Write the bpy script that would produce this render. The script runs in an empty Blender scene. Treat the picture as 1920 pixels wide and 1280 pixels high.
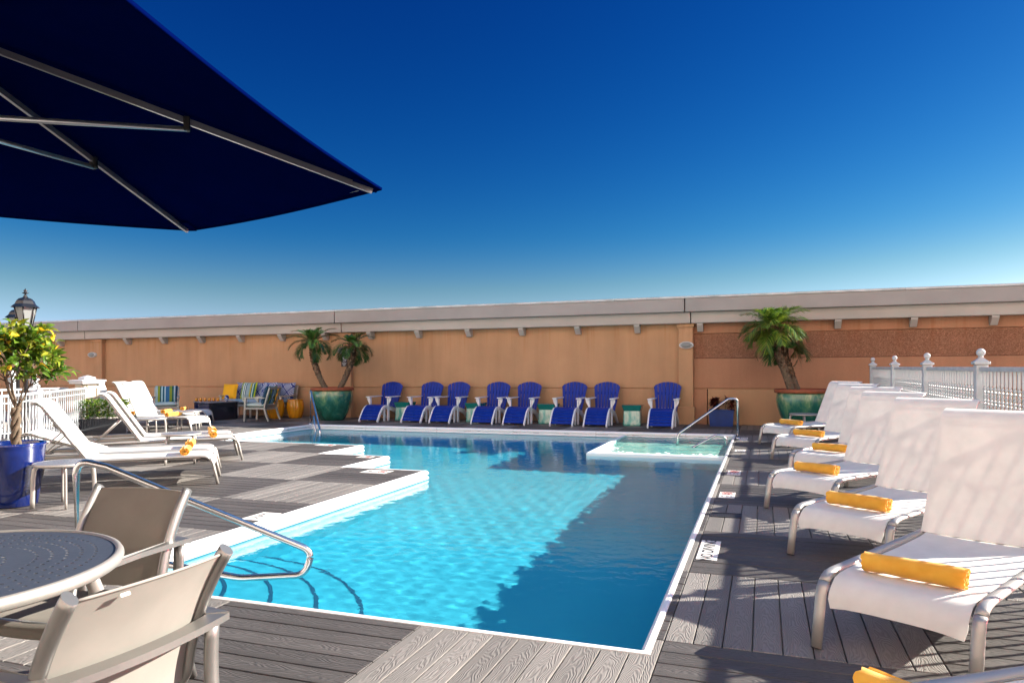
import bpy, math, random
from math import sin, cos, pi, radians, sqrt, atan, atan2, hypot
from mathutils import Vector, Matrix

S = bpy.context.scene
COL = S.collection
RND = random.Random(7)
V = Vector

# ------------------------------------------------------------------ materials
MATS = {}

def nodes(name):
    m = bpy.data.materials.new(name)
    m.use_nodes = True
    nt = m.node_tree
    b = nt.nodes['Principled BSDF']
    return m, nt, b

def N(nt, typ, **kw):
    n = nt.nodes.new(typ)
    for k, v in kw.items():
        if k.startswith('i_'):
            n.inputs[k[2:].replace('_', ' ')].default_value = v
        else:
            setattr(n, k, v)
    return n

def L(nt, a, b):
    nt.links.new(a, b)

def ramp(nt, fac, stops):
    r = N(nt, 'ShaderNodeValToRGB')
    e = r.color_ramp.elements
    e[0].position, e[0].color = stops[0][0], (*stops[0][1], 1)
    e[1].position, e[1].color = stops[-1][0], (*stops[-1][1], 1)
    for p, c in stops[1:-1]:
        x = e.new(p); x.color = (*c, 1)
    L(nt, fac, r.inputs['Fac'])
    return r.outputs['Color']

def mat(name, col, rough=.5, metal=0., var=.12, vscale=3., bump=0., bscale=60., coat=0., trans=0.,
        spec=.5, fine=0., coord='Object', dist=.002):
    """plain painted / metal / ceramic surface with low frequency variation and fine bump"""
    m, nt, b = nodes(name)
    tc = N(nt, 'ShaderNodeTexCoord')
    n1 = N(nt, 'ShaderNodeTexNoise', i_Scale=vscale, i_Detail=5., i_Roughness=.6)
    L(nt, tc.outputs[coord], n1.inputs['Vector'])
    lo = tuple(c * (1 - var) for c in col); hi = tuple(min(1, c * (1 + var)) for c in col)
    c = ramp(nt, n1.outputs['Fac'], [(.3, lo), (.7, hi)])
    L(nt, c, b.inputs['Base Color'])
    b.inputs['Roughness'].default_value = rough
    b.inputs['Metallic'].default_value = metal
    b.inputs['Coat Weight'].default_value = coat
    b.inputs['Coat Roughness'].default_value = .05
    b.inputs['Specular IOR Level'].default_value = spec
    if fine:
        n3 = N(nt, 'ShaderNodeTexNoise', i_Scale=vscale * 9, i_Detail=3.)
        L(nt, tc.outputs[coord], n3.inputs['Vector'])
        mr = N(nt, 'ShaderNodeMapRange', i_To_Min=max(0, rough - fine), i_To_Max=min(1, rough + fine))
        L(nt, n3.outputs['Fac'], mr.inputs['Value']); L(nt, mr.outputs['Result'], b.inputs['Roughness'])
    if bump:
        n2 = N(nt, 'ShaderNodeTexNoise', i_Scale=bscale, i_Detail=4.)
        L(nt, tc.outputs[coord], n2.inputs['Vector'])
        bp = N(nt, 'ShaderNodeBump', i_Strength=bump, i_Distance=dist)
        L(nt, n2.outputs['Fac'], bp.inputs['Height']); L(nt, bp.outputs['Normal'], b.inputs['Normal'])
    if trans:
        out = nt.nodes['Material Output']
        tr = N(nt, 'ShaderNodeBsdfTranslucent')
        L(nt, c, tr.inputs['Color'])
        mx = N(nt, 'ShaderNodeMixShader'); mx.inputs[0].default_value = trans
        L(nt, b.outputs[0], mx.inputs[1]); L(nt, tr.outputs[0], mx.inputs[2]); L(nt, mx.outputs[0], out.inputs[0])
    MATS[name] = m
    return m

def mat_fabric(name, col, trans=.35, scale=900., rough=.8):
    m, nt, b = nodes(name)
    tc = N(nt, 'ShaderNodeTexCoord')
    n1 = N(nt, 'ShaderNodeTexNoise', i_Scale=9., i_Detail=6.); L(nt, tc.outputs['Object'], n1.inputs['Vector'])
    c = ramp(nt, n1.outputs['Fac'], [(.3, tuple(x * .93 for x in col)), (.7, tuple(min(1, x * 1.04) for x in col))])
    L(nt, c, b.inputs['Base Color']); b.inputs['Roughness'].default_value = rough
    wv = N(nt, 'ShaderNodeTexNoise', i_Scale=scale * .5, i_Detail=2.); L(nt, tc.outputs['Object'], wv.inputs['Vector'])
    bp = N(nt, 'ShaderNodeBump', i_Strength=.3, i_Distance=.0006)
    L(nt, wv.outputs['Fac'], bp.inputs['Height']); L(nt, bp.outputs['Normal'], b.inputs['Normal'])
    out = nt.nodes['Material Output']
    tr = N(nt, 'ShaderNodeBsdfTranslucent'); L(nt, c, tr.inputs['Color'])
    mx = N(nt, 'ShaderNodeMixShader'); mx.inputs[0].default_value = trans
    L(nt, b.outputs[0], mx.inputs[1]); L(nt, tr.outputs[0], mx.inputs[2]); L(nt, mx.outputs[0], out.inputs[0])
    MATS[name] = m
    return m

def mat_stripes(name, cols, horiz=False, scale=1.):
    """woven stripes across the cushion, from generated coordinates"""
    m, nt, b = nodes(name)
    tc = N(nt, 'ShaderNodeTexCoord'); sp = N(nt, 'ShaderNodeSeparateXYZ'); L(nt, tc.outputs['Object'], sp.inputs[0])
    ma = N(nt, 'ShaderNodeMath', operation='MULTIPLY_ADD'); ma.inputs[1].default_value = scale; ma.inputs[2].default_value = .5
    L(nt, sp.outputs['Y' if horiz else 'X'], ma.inputs[0])
    fr = N(nt, 'ShaderNodeMath', operation='FRACT'); L(nt, ma.outputs[0], fr.inputs[0])
    r = N(nt, 'ShaderNodeValToRGB'); r.color_ramp.interpolation = 'CONSTANT'
    e = r.color_ramp.elements
    while len(e) > 1: e.remove(e[-1])
    for i, (p, c) in enumerate(cols):
        x = e[0] if i == 0 else e.new(p)
        x.position = p; x.color = (*c, 1)
    L(nt, fr.outputs[0], r.inputs[0]); L(nt, r.outputs[0], b.inputs['Base Color']); b.inputs['Roughness'].default_value = .9
    MATS[name] = m
    return m

def mat_fret(name, ca, cb):
    """blue and white diamond fretwork cloth"""
    m, nt, b = nodes(name)
    tc = N(nt, 'ShaderNodeTexCoord'); mp = N(nt, 'ShaderNodeMapping')
    mp.inputs['Rotation'].default_value = (0, radians(45), 0); mp.inputs['Scale'].default_value = (9, 9, 9)
    L(nt, tc.outputs['Object'], mp.inputs[0]); sp = N(nt, 'ShaderNodeSeparateXYZ'); L(nt, mp.outputs[0], sp.inputs[0])
    outs = []
    for ax in ('X', 'Z'):
        fr = N(nt, 'ShaderNodeMath', operation='PINGPONG'); fr.inputs[1].default_value = 1.
        L(nt, sp.outputs[ax], fr.inputs[0]); outs.append(fr.outputs[0])
    mx = N(nt, 'ShaderNodeMath', operation='MAXIMUM'); L(nt, outs[0], mx.inputs[0]); L(nt, outs[1], mx.inputs[1])
    mu = N(nt, 'ShaderNodeMath', operation='MULTIPLY'); mu.inputs[1].default_value = 3.; L(nt, mx.outputs[0], mu.inputs[0])
    fr = N(nt, 'ShaderNodeMath', operation='FRACT'); L(nt, mu.outputs[0], fr.inputs[0])
    gt = N(nt, 'ShaderNodeMath', operation='GREATER_THAN'); gt.inputs[1].default_value = .5; L(nt, fr.outputs[0], gt.inputs[0])
    c = ramp(nt, gt.outputs[0], [(.4, ca), (.6, cb)])
    L(nt, c, b.inputs['Base Color']); b.inputs['Roughness'].default_value = .9
    MATS[name] = m
    return m

def mat_deck(name, col):
    """embossed composite board: UV.x runs along the board (m), UV.y across it (0..1), offset per board"""
    m, nt, b = nodes(name)
    tc = N(nt, 'ShaderNodeTexCoord'); sp = N(nt, 'ShaderNodeSeparateXYZ'); L(nt, tc.outputs['UV'], sp.inputs[0])
    fl = N(nt, 'ShaderNodeMath', operation='FLOOR'); L(nt, sp.outputs['Y'], fl.inputs[0])
    fr = N(nt, 'ShaderNodeMath', operation='FRACT'); L(nt, sp.outputs['Y'], fr.inputs[0])
    wn = N(nt, 'ShaderNodeTexWhiteNoise', noise_dimensions='1D'); L(nt, fl.outputs[0], wn.inputs['W'])
    # warped coordinates
    off = N(nt, 'ShaderNodeMath', operation='MULTIPLY'); off.inputs[1].default_value = 37.; L(nt, wn.outputs['Value'], off.inputs[0])
    ax = N(nt, 'ShaderNodeMath', operation='ADD'); L(nt, sp.outputs['X'], ax.inputs[0]); L(nt, off.outputs[0], ax.inputs[1])
    cv = N(nt, 'ShaderNodeCombineXYZ')
    sx = N(nt, 'ShaderNodeMath', operation='MULTIPLY'); sx.inputs[1].default_value = 2.6; L(nt, ax.outputs[0], sx.inputs[0])
    sy = N(nt, 'ShaderNodeMath', operation='MULTIPLY'); sy.inputs[1].default_value = 1.5; L(nt, fr.outputs[0], sy.inputs[0])
    L(nt, sx.outputs[0], cv.inputs[0]); L(nt, sy.outputs[0], cv.inputs[1])
    ns = N(nt, 'ShaderNodeTexNoise', i_Scale=1.3, i_Detail=2.2, i_Roughness=.5); L(nt, cv.outputs[0], ns.inputs['Vector'])
    # cathedral arches: along*k - parabola(across) + noise, banded
    ce = N(nt, 'ShaderNodeMath', operation='SUBTRACT'); ce.inputs[1].default_value = .5; L(nt, fr.outputs[0], ce.inputs[0])
    sq = N(nt, 'ShaderNodeMath', operation='POWER'); sq.inputs[1].default_value = 2.
    ab = N(nt, 'ShaderNodeMath', operation='ABSOLUTE'); L(nt, ce.outputs[0], ab.inputs[0]); L(nt, ab.outputs[0], sq.inputs[0])
    pm = N(nt, 'ShaderNodeMath', operation='MULTIPLY'); pm.inputs[1].default_value = 24.; L(nt, sq.outputs[0], pm.inputs[0])
    pa = N(nt, 'ShaderNodeMath', operation='MULTIPLY_ADD'); pa.inputs[1].default_value = 11.
    L(nt, ax.outputs[0], pa.inputs[0]); L(nt, pm.outputs[0], pa.inputs[2])
    pn = N(nt, 'ShaderNodeMath', operation='MULTIPLY_ADD'); pn.inputs[1].default_value = 10.
    L(nt, ns.outputs['Fac'], pn.inputs[0]); L(nt, pa.outputs[0], pn.inputs[2])
    sn = N(nt, 'ShaderNodeMath', operation='PINGPONG'); sn.inputs[1].default_value = .5; L(nt, pn.outputs[0], sn.inputs[0])
    gr = N(nt, 'ShaderNodeMapRange', i_From_Min=.05, i_From_Max=.42); L(nt, sn.outputs[0], gr.inputs['Value'])
    # colour: board to board variation, grain slightly darker, weathering
    big = N(nt, 'ShaderNodeTexNoise', i_Scale=.9, i_Detail=6.); L(nt, tc.outputs['Object'], big.inputs['Vector'])
    base = ramp(nt, big.outputs['Fac'], [(.3, tuple(x * .84 for x in col)), (.7, tuple(x * 1.14 for x in col))])
    hv = N(nt, 'ShaderNodeHueSaturation'); L(nt, base, hv.inputs['Color'])
    vm = N(nt, 'ShaderNodeMapRange', i_To_Min=.84, i_To_Max=1.16); L(nt, wn.outputs['Value'], vm.inputs['Value']); L(nt, vm.outputs['Result'], hv.inputs['Value'])
    mx = N(nt, 'ShaderNodeMix', data_type='RGBA', blend_type='MULTIPLY'); mx.inputs[0].default_value = 1.
    gc = ramp(nt, gr.outputs['Result'], [(0., (.76, .755, .75)), (1., (1, 1, 1))])
    L(nt, hv.outputs[0], mx.inputs[6]); L(nt, gc, mx.inputs[7]); L(nt, mx.outputs[2], b.inputs['Base Color'])
    b.inputs['Roughness'].default_value = .55
    b.inputs['Specular IOR Level'].default_value = .35
    fine = N(nt, 'ShaderNodeTexNoise', i_Scale=160., i_Detail=3.); L(nt, tc.outputs['Object'], fine.inputs['Vector'])
    hs = N(nt, 'ShaderNodeMath', operation='MULTIPLY_ADD'); hs.inputs[1].default_value = .25
    L(nt, fine.outputs['Fac'], hs.inputs[0]); L(nt, gr.outputs['Result'], hs.inputs[2])
    bp = N(nt, 'ShaderNodeBump', i_Strength=.7, i_Distance=.0022); L(nt, hs.outputs[0], bp.inputs['Height']); L(nt, bp.outputs['Normal'], b.inputs['Normal'])
    MATS[name] = m
    return m

def mat_stucco(name, col, pebble=False):
    m, nt, b = nodes(name)
    tc = N(nt, 'ShaderNodeTexCoord')
    n1 = N(nt, 'ShaderNodeTexNoise', i_Scale=.55, i_Detail=8., i_Roughness=.65); L(nt, tc.outputs['Object'], n1.inputs['Vector'])
    mp = N(nt, 'ShaderNodeMapping'); mp.inputs['Scale'].default_value = (1.6, 1.6, .12); L(nt, tc.outputs['Object'], mp.inputs[0])
    n4 = N(nt, 'ShaderNodeTexNoise', i_Scale=1.5, i_Detail=6., i_Roughness=.6); L(nt, mp.outputs[0], n4.inputs['Vector'])
    av = N(nt, 'ShaderNodeMath', operation='MULTIPLY_ADD'); av.inputs[1].default_value = .55
    h = N(nt, 'ShaderNodeMath', operation='MULTIPLY'); h.inputs[1].default_value = .45; L(nt, n4.outputs['Fac'], h.inputs[0])
    L(nt, n1.outputs['Fac'], av.inputs[0]); L(nt, h.outputs[0], av.inputs[2])
    c = ramp(nt, av.outputs[0], [(.36, tuple(x * .84 for x in col)), (.64, tuple(min(1, x * 1.12) for x in col))])
    n2 = N(nt, 'ShaderNodeTexNoise', i_Scale=55. if not pebble else 30., i_Detail=5., i_Roughness=.7); L(nt, tc.outputs['Object'], n2.inputs['Vector'])
    if pebble:
        vo = N(nt, 'ShaderNodeTexVoronoi', i_Scale=60.); L(nt, tc.outputs['Object'], vo.inputs['Vector'])
        pc = ramp(nt, vo.outputs['Color'], [(.1, (.62, .55, .50)), (.45, (.85, .80, .76)), (.8, (1., .97, .95)), (.95, (1.45, 1.45, 1.45))])
        mx = N(nt, 'ShaderNodeMix', data_type='RGBA', blend_type='MULTIPLY'); mx.inputs[0].default_value = 1.
        L(nt, c, mx.inputs[6]); L(nt, pc, mx.inputs[7]); c = mx.outputs[2]
        hh = vo.outputs['Distance']
    else:
        pc = ramp(nt, n2.outputs['Fac'], [(.3, (.9, .9, .9)), (.7, (1.06, 1.06, 1.06))])
        mx = N(nt, 'ShaderNodeMix', data_type='RGBA', blend_type='MULTIPLY'); mx.inputs[0].default_value = 1.
        L(nt, c, mx.inputs[6]); L(nt, pc, mx.inputs[7]); c = mx.outputs[2]
        hh = n2.outputs['Fac']
    mp2 = N(nt, 'ShaderNodeMapping'); mp2.inputs['Scale'].default_value = (3.2, 3.2, .10); L(nt, tc.outputs['Object'], mp2.inputs[0])
    n5 = N(nt, 'ShaderNodeTexNoise', i_Scale=2.1, i_Detail=5., i_Roughness=.7); L(nt, mp2.outputs[0], n5.inputs['Vector'])
    sz = N(nt, 'ShaderNodeSeparateXYZ'); L(nt, tc.outputs['Object'], sz.inputs[0])
    zr_ = N(nt, 'ShaderNodeMapRange', i_From_Min=1.4, i_From_Max=2.36, i_To_Min=0., i_To_Max=1.); L(nt, sz.outputs['Z'], zr_.inputs['Value'])
    st_ = N(nt, 'ShaderNodeMapRange', i_From_Min=.50, i_From_Max=.68); L(nt, n5.outputs['Fac'], st_.inputs['Value'])
    mm = N(nt, 'ShaderNodeMath', operation='MULTIPLY'); L(nt, zr_.outputs[0], mm.inputs[0]); L(nt, st_.outputs[0], mm.inputs[1])
    m3 = N(nt, 'ShaderNodeMath', operation='MULTIPLY'); m3.inputs[1].default_value = .5; L(nt, mm.outputs[0], m3.inputs[0])
    mxs = N(nt, 'ShaderNodeMix', data_type='RGBA', blend_type='MULTIPLY'); L(nt, m3.outputs[0], mxs.inputs[0]); L(nt, c, mxs.inputs[6]); mxs.inputs[7].default_value = (.78, .52, .32, 1); c = mxs.outputs[2]
    L(nt, c, b.inputs['Base Color']); b.inputs['Roughness'].default_value = .92; b.inputs['Specular IOR Level'].default_value = .2
    bp = N(nt, 'ShaderNodeBump', i_Strength=.7, i_Distance=.008 if pebble else .003)
    L(nt, hh, bp.inputs['Height']); L(nt, bp.outputs['Normal'], b.inputs['Normal'])
    MATS[name] = m
    return m

def mat_leaf(name, ca, cb, cc=None, trans=.4, rough=.45):
    m, nt, b = nodes(name)
    g = N(nt, 'ShaderNodeNewGeometry')
    st = [(0., ca), (1., cb)] if cc is None else [(0., ca), (.6, cb), (1., cc)]
    c = ramp(nt, g.outputs['Random Per Island'], st)
    L(nt, c, b.inputs['Base Color']); b.inputs['Roughness'].default_value = rough
    tr = N(nt, 'ShaderNodeBsdfTranslucent'); L(nt, c, tr.inputs['Color'])
    mx = N(nt, 'ShaderNodeMixShader'); mx.inputs[0].default_value = trans
    L(nt, b.outputs[0], mx.inputs[1]); L(nt, tr.outputs[0], mx.inputs[2]); L(nt, mx.outputs[0], nt.nodes['Material Output'].inputs[0])
    MATS[name] = m
    return m

def mat_glaze(name, cols, run=1.):
    """ceramic glaze that runs down the pot in streaks"""
    m, nt, b = nodes(name)
    tc = N(nt, 'ShaderNodeTexCoord'); mp = N(nt, 'ShaderNodeMapping'); mp.inputs['Scale'].default_value = (2.2, 2.2, 1.1)
    L(nt, tc.outputs['Object'], mp.inputs[0])
    n1 = N(nt, 'ShaderNodeTexNoise', i_Scale=2.2, i_Detail=8., i_Roughness=.65, i_Distortion=.5); L(nt, mp.outputs[0], n1.inputs['Vector'])
    sp = N(nt, 'ShaderNodeSeparateXYZ'); L(nt, tc.outputs['Object'], sp.inputs[0])
    ma = N(nt, 'ShaderNodeMath', operation='MULTIPLY_ADD'); ma.inputs[1].default_value = .45 * run; L(nt, sp.outputs['Z'], ma.inputs[0]); L(nt, n1.outputs['Fac'], ma.inputs[2])
    c = ramp(nt, ma.outputs[0], cols)
    L(nt, c, b.inputs['Base Color']); b.inputs['Roughness'].default_value = .22; b.inputs['Coat Weight'].default_value = .7; b.inputs['Coat Roughness'].default_value = .08
    bp = N(nt, 'ShaderNodeBump', i_Strength=.15, i_Distance=.01); L(nt, n1.outputs['Fac'], bp.inputs['Height']); L(nt, bp.outputs['Normal'], b.inputs['Normal'])
    MATS[name] = m
    return m

mat('steel', (.58, .58, .58), .24, 1., var=.04, fine=.05)
mat('frame', (.42, .40, .37), .46, .6, var=.05, vscale=8, fine=.05)           # champagne powder coated aluminium
mat('chair_frame', (.30, .295, .28), .36, .8, var=.05, vscale=8, fine=.05)
mat('frame_grey', (.22, .235, .27), .38, .35, var=.05, vscale=8, fine=.06)
mat('plate', (.050, .060, .082), .45, .2, var=.08, vscale=5, fine=.06)
mat('white_paint', (.60, .61, .61), .45, var=.06, vscale=6, bump=.1, bscale=40)
mat('white_iron', (.47, .51, .53), .5, var=.16, vscale=7, bump=.35, bscale=60)
mat('cream', (.52, .46, .34), .6, var=.06, vscale=3, bump=.15, bscale=50)
mat('coping', (.84, .85, .84), .3, var=.03, vscale=4, bump=.06, bscale=12)
mat('blue_poly', (.001, .024, .27), .45, var=.16, spec=.3, vscale=5, bump=.25, bscale=40)
mat('white_poly', (.74, .76, .80), .5, var=.04, vscale=8, bump=.1, bscale=50)
mat('dark', (.012, .012, .013), .5)
mat('black_gloss', (.008, .009, .016), .12, var=.2, coat=.5)
mat('navy_gloss', (.006, .010, .055), .1, var=.2, coat=.6)
mat('cornice_hi', (.33, .315, .30), .7, var=.10, vscale=.8, bump=.3, bscale=30)
mat('cornice_lo', (.42, .395, .36), .75, var=.10, vscale=.7, bump=.4, bscale=25)
mat('flashing', (.50, .53, .54), .5, .2, var=.25, vscale=2.5, bump=.3, bscale=8)
mat('lamp_black', (.010, .010, .012), .35, var=.2, coat=.2)
mat('lamp_glass', (.36, .39, .38), .5, var=.03, trans=.35)
mat('umbrella_cloth', (.0003, .0030, .046), .9, var=.15, vscale=1.2, bump=.15, bscale=300, trans=.12, spec=.0)
mat('umbrella_rib', (.46, .48, .52), .28, .85, var=.04)
mat('terracotta', (.27, .075, .03), .7, var=.2, vscale=8, bump=.3)
mat('soil', (.03, .02, .014), .95, var=.4, vscale=30, bump=1., bscale=40)
mat('bark', (.12, .088, .058), .9, var=.35, vscale=25, bump=1., bscale=50)

mat('rubber', (.04, .04, .04), .8)
mat('roof_floor', (.32, .29, .25), .9, var=.12, vscale=.6, bump=.3, bscale=20)
mat('pebbles', (.42, .40, .36), .9, var=.4, vscale=14, bump=1., bscale=30)
mat('seat_mint', (.50, .62, .56), .9, var=.06, bump=.3, bscale=200)
mat('seat_blue', (.24, .36, .45), .9, var=.08, bump=.3, bscale=200)
mat('yellow_cloth', (.80, .42, .012), .9, var=.08, bump=.3, bscale=200)
mat('gold_ceramic', (.62, .26, .008), .2, var=.15, coat=.6)
mat('blue_glaze', (.002, .012, .105), .16, var=.35, vscale=4, coat=.8, bump=.12, bscale=7, dist=.01)
mat('blue_box', (.005, .03, .17), .3, var=.3, vscale=4, coat=.4)
mat('marker', (.80, .77, .72), .35, var=.04)
mat('marker_ink', (.015, .015, .018), .5)
mat('marker_red', (.42, .02, .015), .5)
mat('sign_brown', (.05, .03, .025), .5)
mat('grate', (.012, .012, .014), .5)
mat('foam', (.85, .88, .88), .6)
mat('patio_frame', (.34, .36, .35), .4, .5, var=.06)
mat('sofa_frame', (.55, .52, .46), .45, .4, var=.06)
mat('tile_line', (.03, .13, .20), .4)
mat('pool_white', (.78, .86, .88), .5, var=.02)
mat_fabric('sling_white', (.80, .785, .745), .22)
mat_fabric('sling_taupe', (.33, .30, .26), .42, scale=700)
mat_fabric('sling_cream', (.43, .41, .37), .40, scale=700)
mat_deck('board_sheen_light', (.200, .185, .170))
mat_deck('board_sheen_dark', (.088, .080, .075))  # boards along X darker: the sheen difference by direction is put into the colour
mat_stucco('stucco', (.48, .285, .158))
mat_stucco('stucco_right', (.42, .215, .125))
mat_stucco('pebbledash', (.33, .17, .105), pebble=True)
mat_leaf('palm_leaf', (.035, .10, .014), (.10, .20, .02), (.30, .36, .04), .35, .38)
mat_leaf('palm_leaf_dark', (.016, .055, .012), (.035, .10, .018), (.09, .16, .03), .3, .4)
mat_leaf('tree_leaf', (.045, .13, .012), (.13, .24, .02), (.34, .36, .03), .38, .4)
mat_leaf('tree_leaf_yellow', (.75, .48, .02), (.80, .60, .03), (.70, .38, .02), .35, .5)
mat_leaf('shrub_leaf', (.03, .085, .008), (.10, .18, .015), (.22, .26, .04), .3, .4)
mat_leaf('palm_boot', (.035, .018, .010), (.16, .075, .035), (.30, .20, .13), .05, .9)
mat_leaf('red_leaf', (.030, .005, .006), (.09, .012, .012), (.14, .03, .015), .3, .4)
mat_stripes('stripe_cloth', [(0, (.30, .44, .46)), (.16, (.22, .30, .02)), (.25, (.01, .09, .12)), (.30, (.45, .65, .66)), (.35, (.01, .10, .16)),
                             (.42, (.40, .60, .62)), (.47, (.03, .14, .28)), (.62, (.20, .28, .03)), (.72, (.01, .10, .09)), (.79, (.45, .62, .62)), (.85, (.01, .06, .12)), (.93, (.05, .16, .26))], scale=1.6)
mat_stripes('stripe_cushion', [(0, (.42, .50, .01)), (.10, (.01, .16, .14)), (.16, (.55, .66, .62)), (.24, (.01, .14, .13)), (.31, (.60, .70, .66)), (.37, (.01, .10, .13)),
                               (.43, (.25, .36, .42)), (.60, (.22, .38, .33)), (.70, (.45, .36, .01)), (.80, (.01, .12, .16)), (.86, (.55, .66, .62)), (.92, (.01, .14, .13))], scale=2.3)
mat_fret('fret_cloth', (.50, .57, .66), (.012, .03, .20))
mat_glaze('green_glaze', [(.35, (.006, .035, .022)), (.55, (.008, .085, .055)), (.70, (.015, .13, .10)), (.84, (.10, .24, .12)), (.98, (.34, .40, .22))])
mat_glaze('teal_glaze', [(.30, (.01, .18, .16)), (.50, (.10, .40, .34)), (.62, (.42, .58, .48)), (.75, (.50, .62, .52)), (.95, (.02, .26, .24))], run=.4)
mat('teal_plain', (.008, .17, .16), .25, var=.2, coat=.5)

mat('bounce_wall', (.82, .77, .68), .9, var=.06, vscale=.5)  # pale face of the added block that bounces sunlight
def towel_mat():
    m, nt, b = nodes('towel_cloth')
    tc = N(nt, 'ShaderNodeTexCoord')
    n1 = N(nt, 'ShaderNodeTexNoise', i_Scale=10., i_Detail=6.); L(nt, tc.outputs['Object'], n1.inputs['Vector'])
    c = ramp(nt, n1.outputs['Fac'], [(.3, (.82, .42, .045)), (.7, (.93, .56, .085))])
    L(nt, c, b.inputs['Base Color']); b.inputs['Roughness'].default_value = .95
    b.inputs['Sheen Weight'].default_value = .4; b.inputs['Specular IOR Level'].default_value = .1
    n2 = N(nt, 'ShaderNodeTexNoise', i_Scale=260., i_Detail=3.); L(nt, tc.outputs['Object'], n2.inputs['Vector'])
    n3 = N(nt, 'ShaderNodeTexNoise', i_Scale=22., i_Detail=3.); L(nt, tc.outputs['Object'], n3.inputs['Vector'])
    ad = N(nt, 'ShaderNodeMath', operation='MULTIPLY_ADD'); ad.inputs[1].default_value = 3.; L(nt, n3.outputs['Fac'], ad.inputs[0]); L(nt, n2.outputs['Fac'], ad.inputs[2])
    bp = N(nt, 'ShaderNodeBump', i_Strength=.5, i_Distance=.0025); L(nt, ad.outputs[0], bp.inputs['Height']); L(nt, bp.outputs['Normal'], b.inputs['Normal'])
    tr = N(nt, 'ShaderNodeBsdfTranslucent'); L(nt, c, tr.inputs['Color'])
    mx = N(nt, 'ShaderNodeMixShader'); mx.inputs[0].default_value = .3
    L(nt, b.outputs[0], mx.inputs[1]); L(nt, tr.outputs[0], mx.inputs[2]); L(nt, mx.outputs[0], nt.nodes['Material Output'].inputs[0])
    MATS['towel_cloth'] = m
towel_mat()

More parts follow.
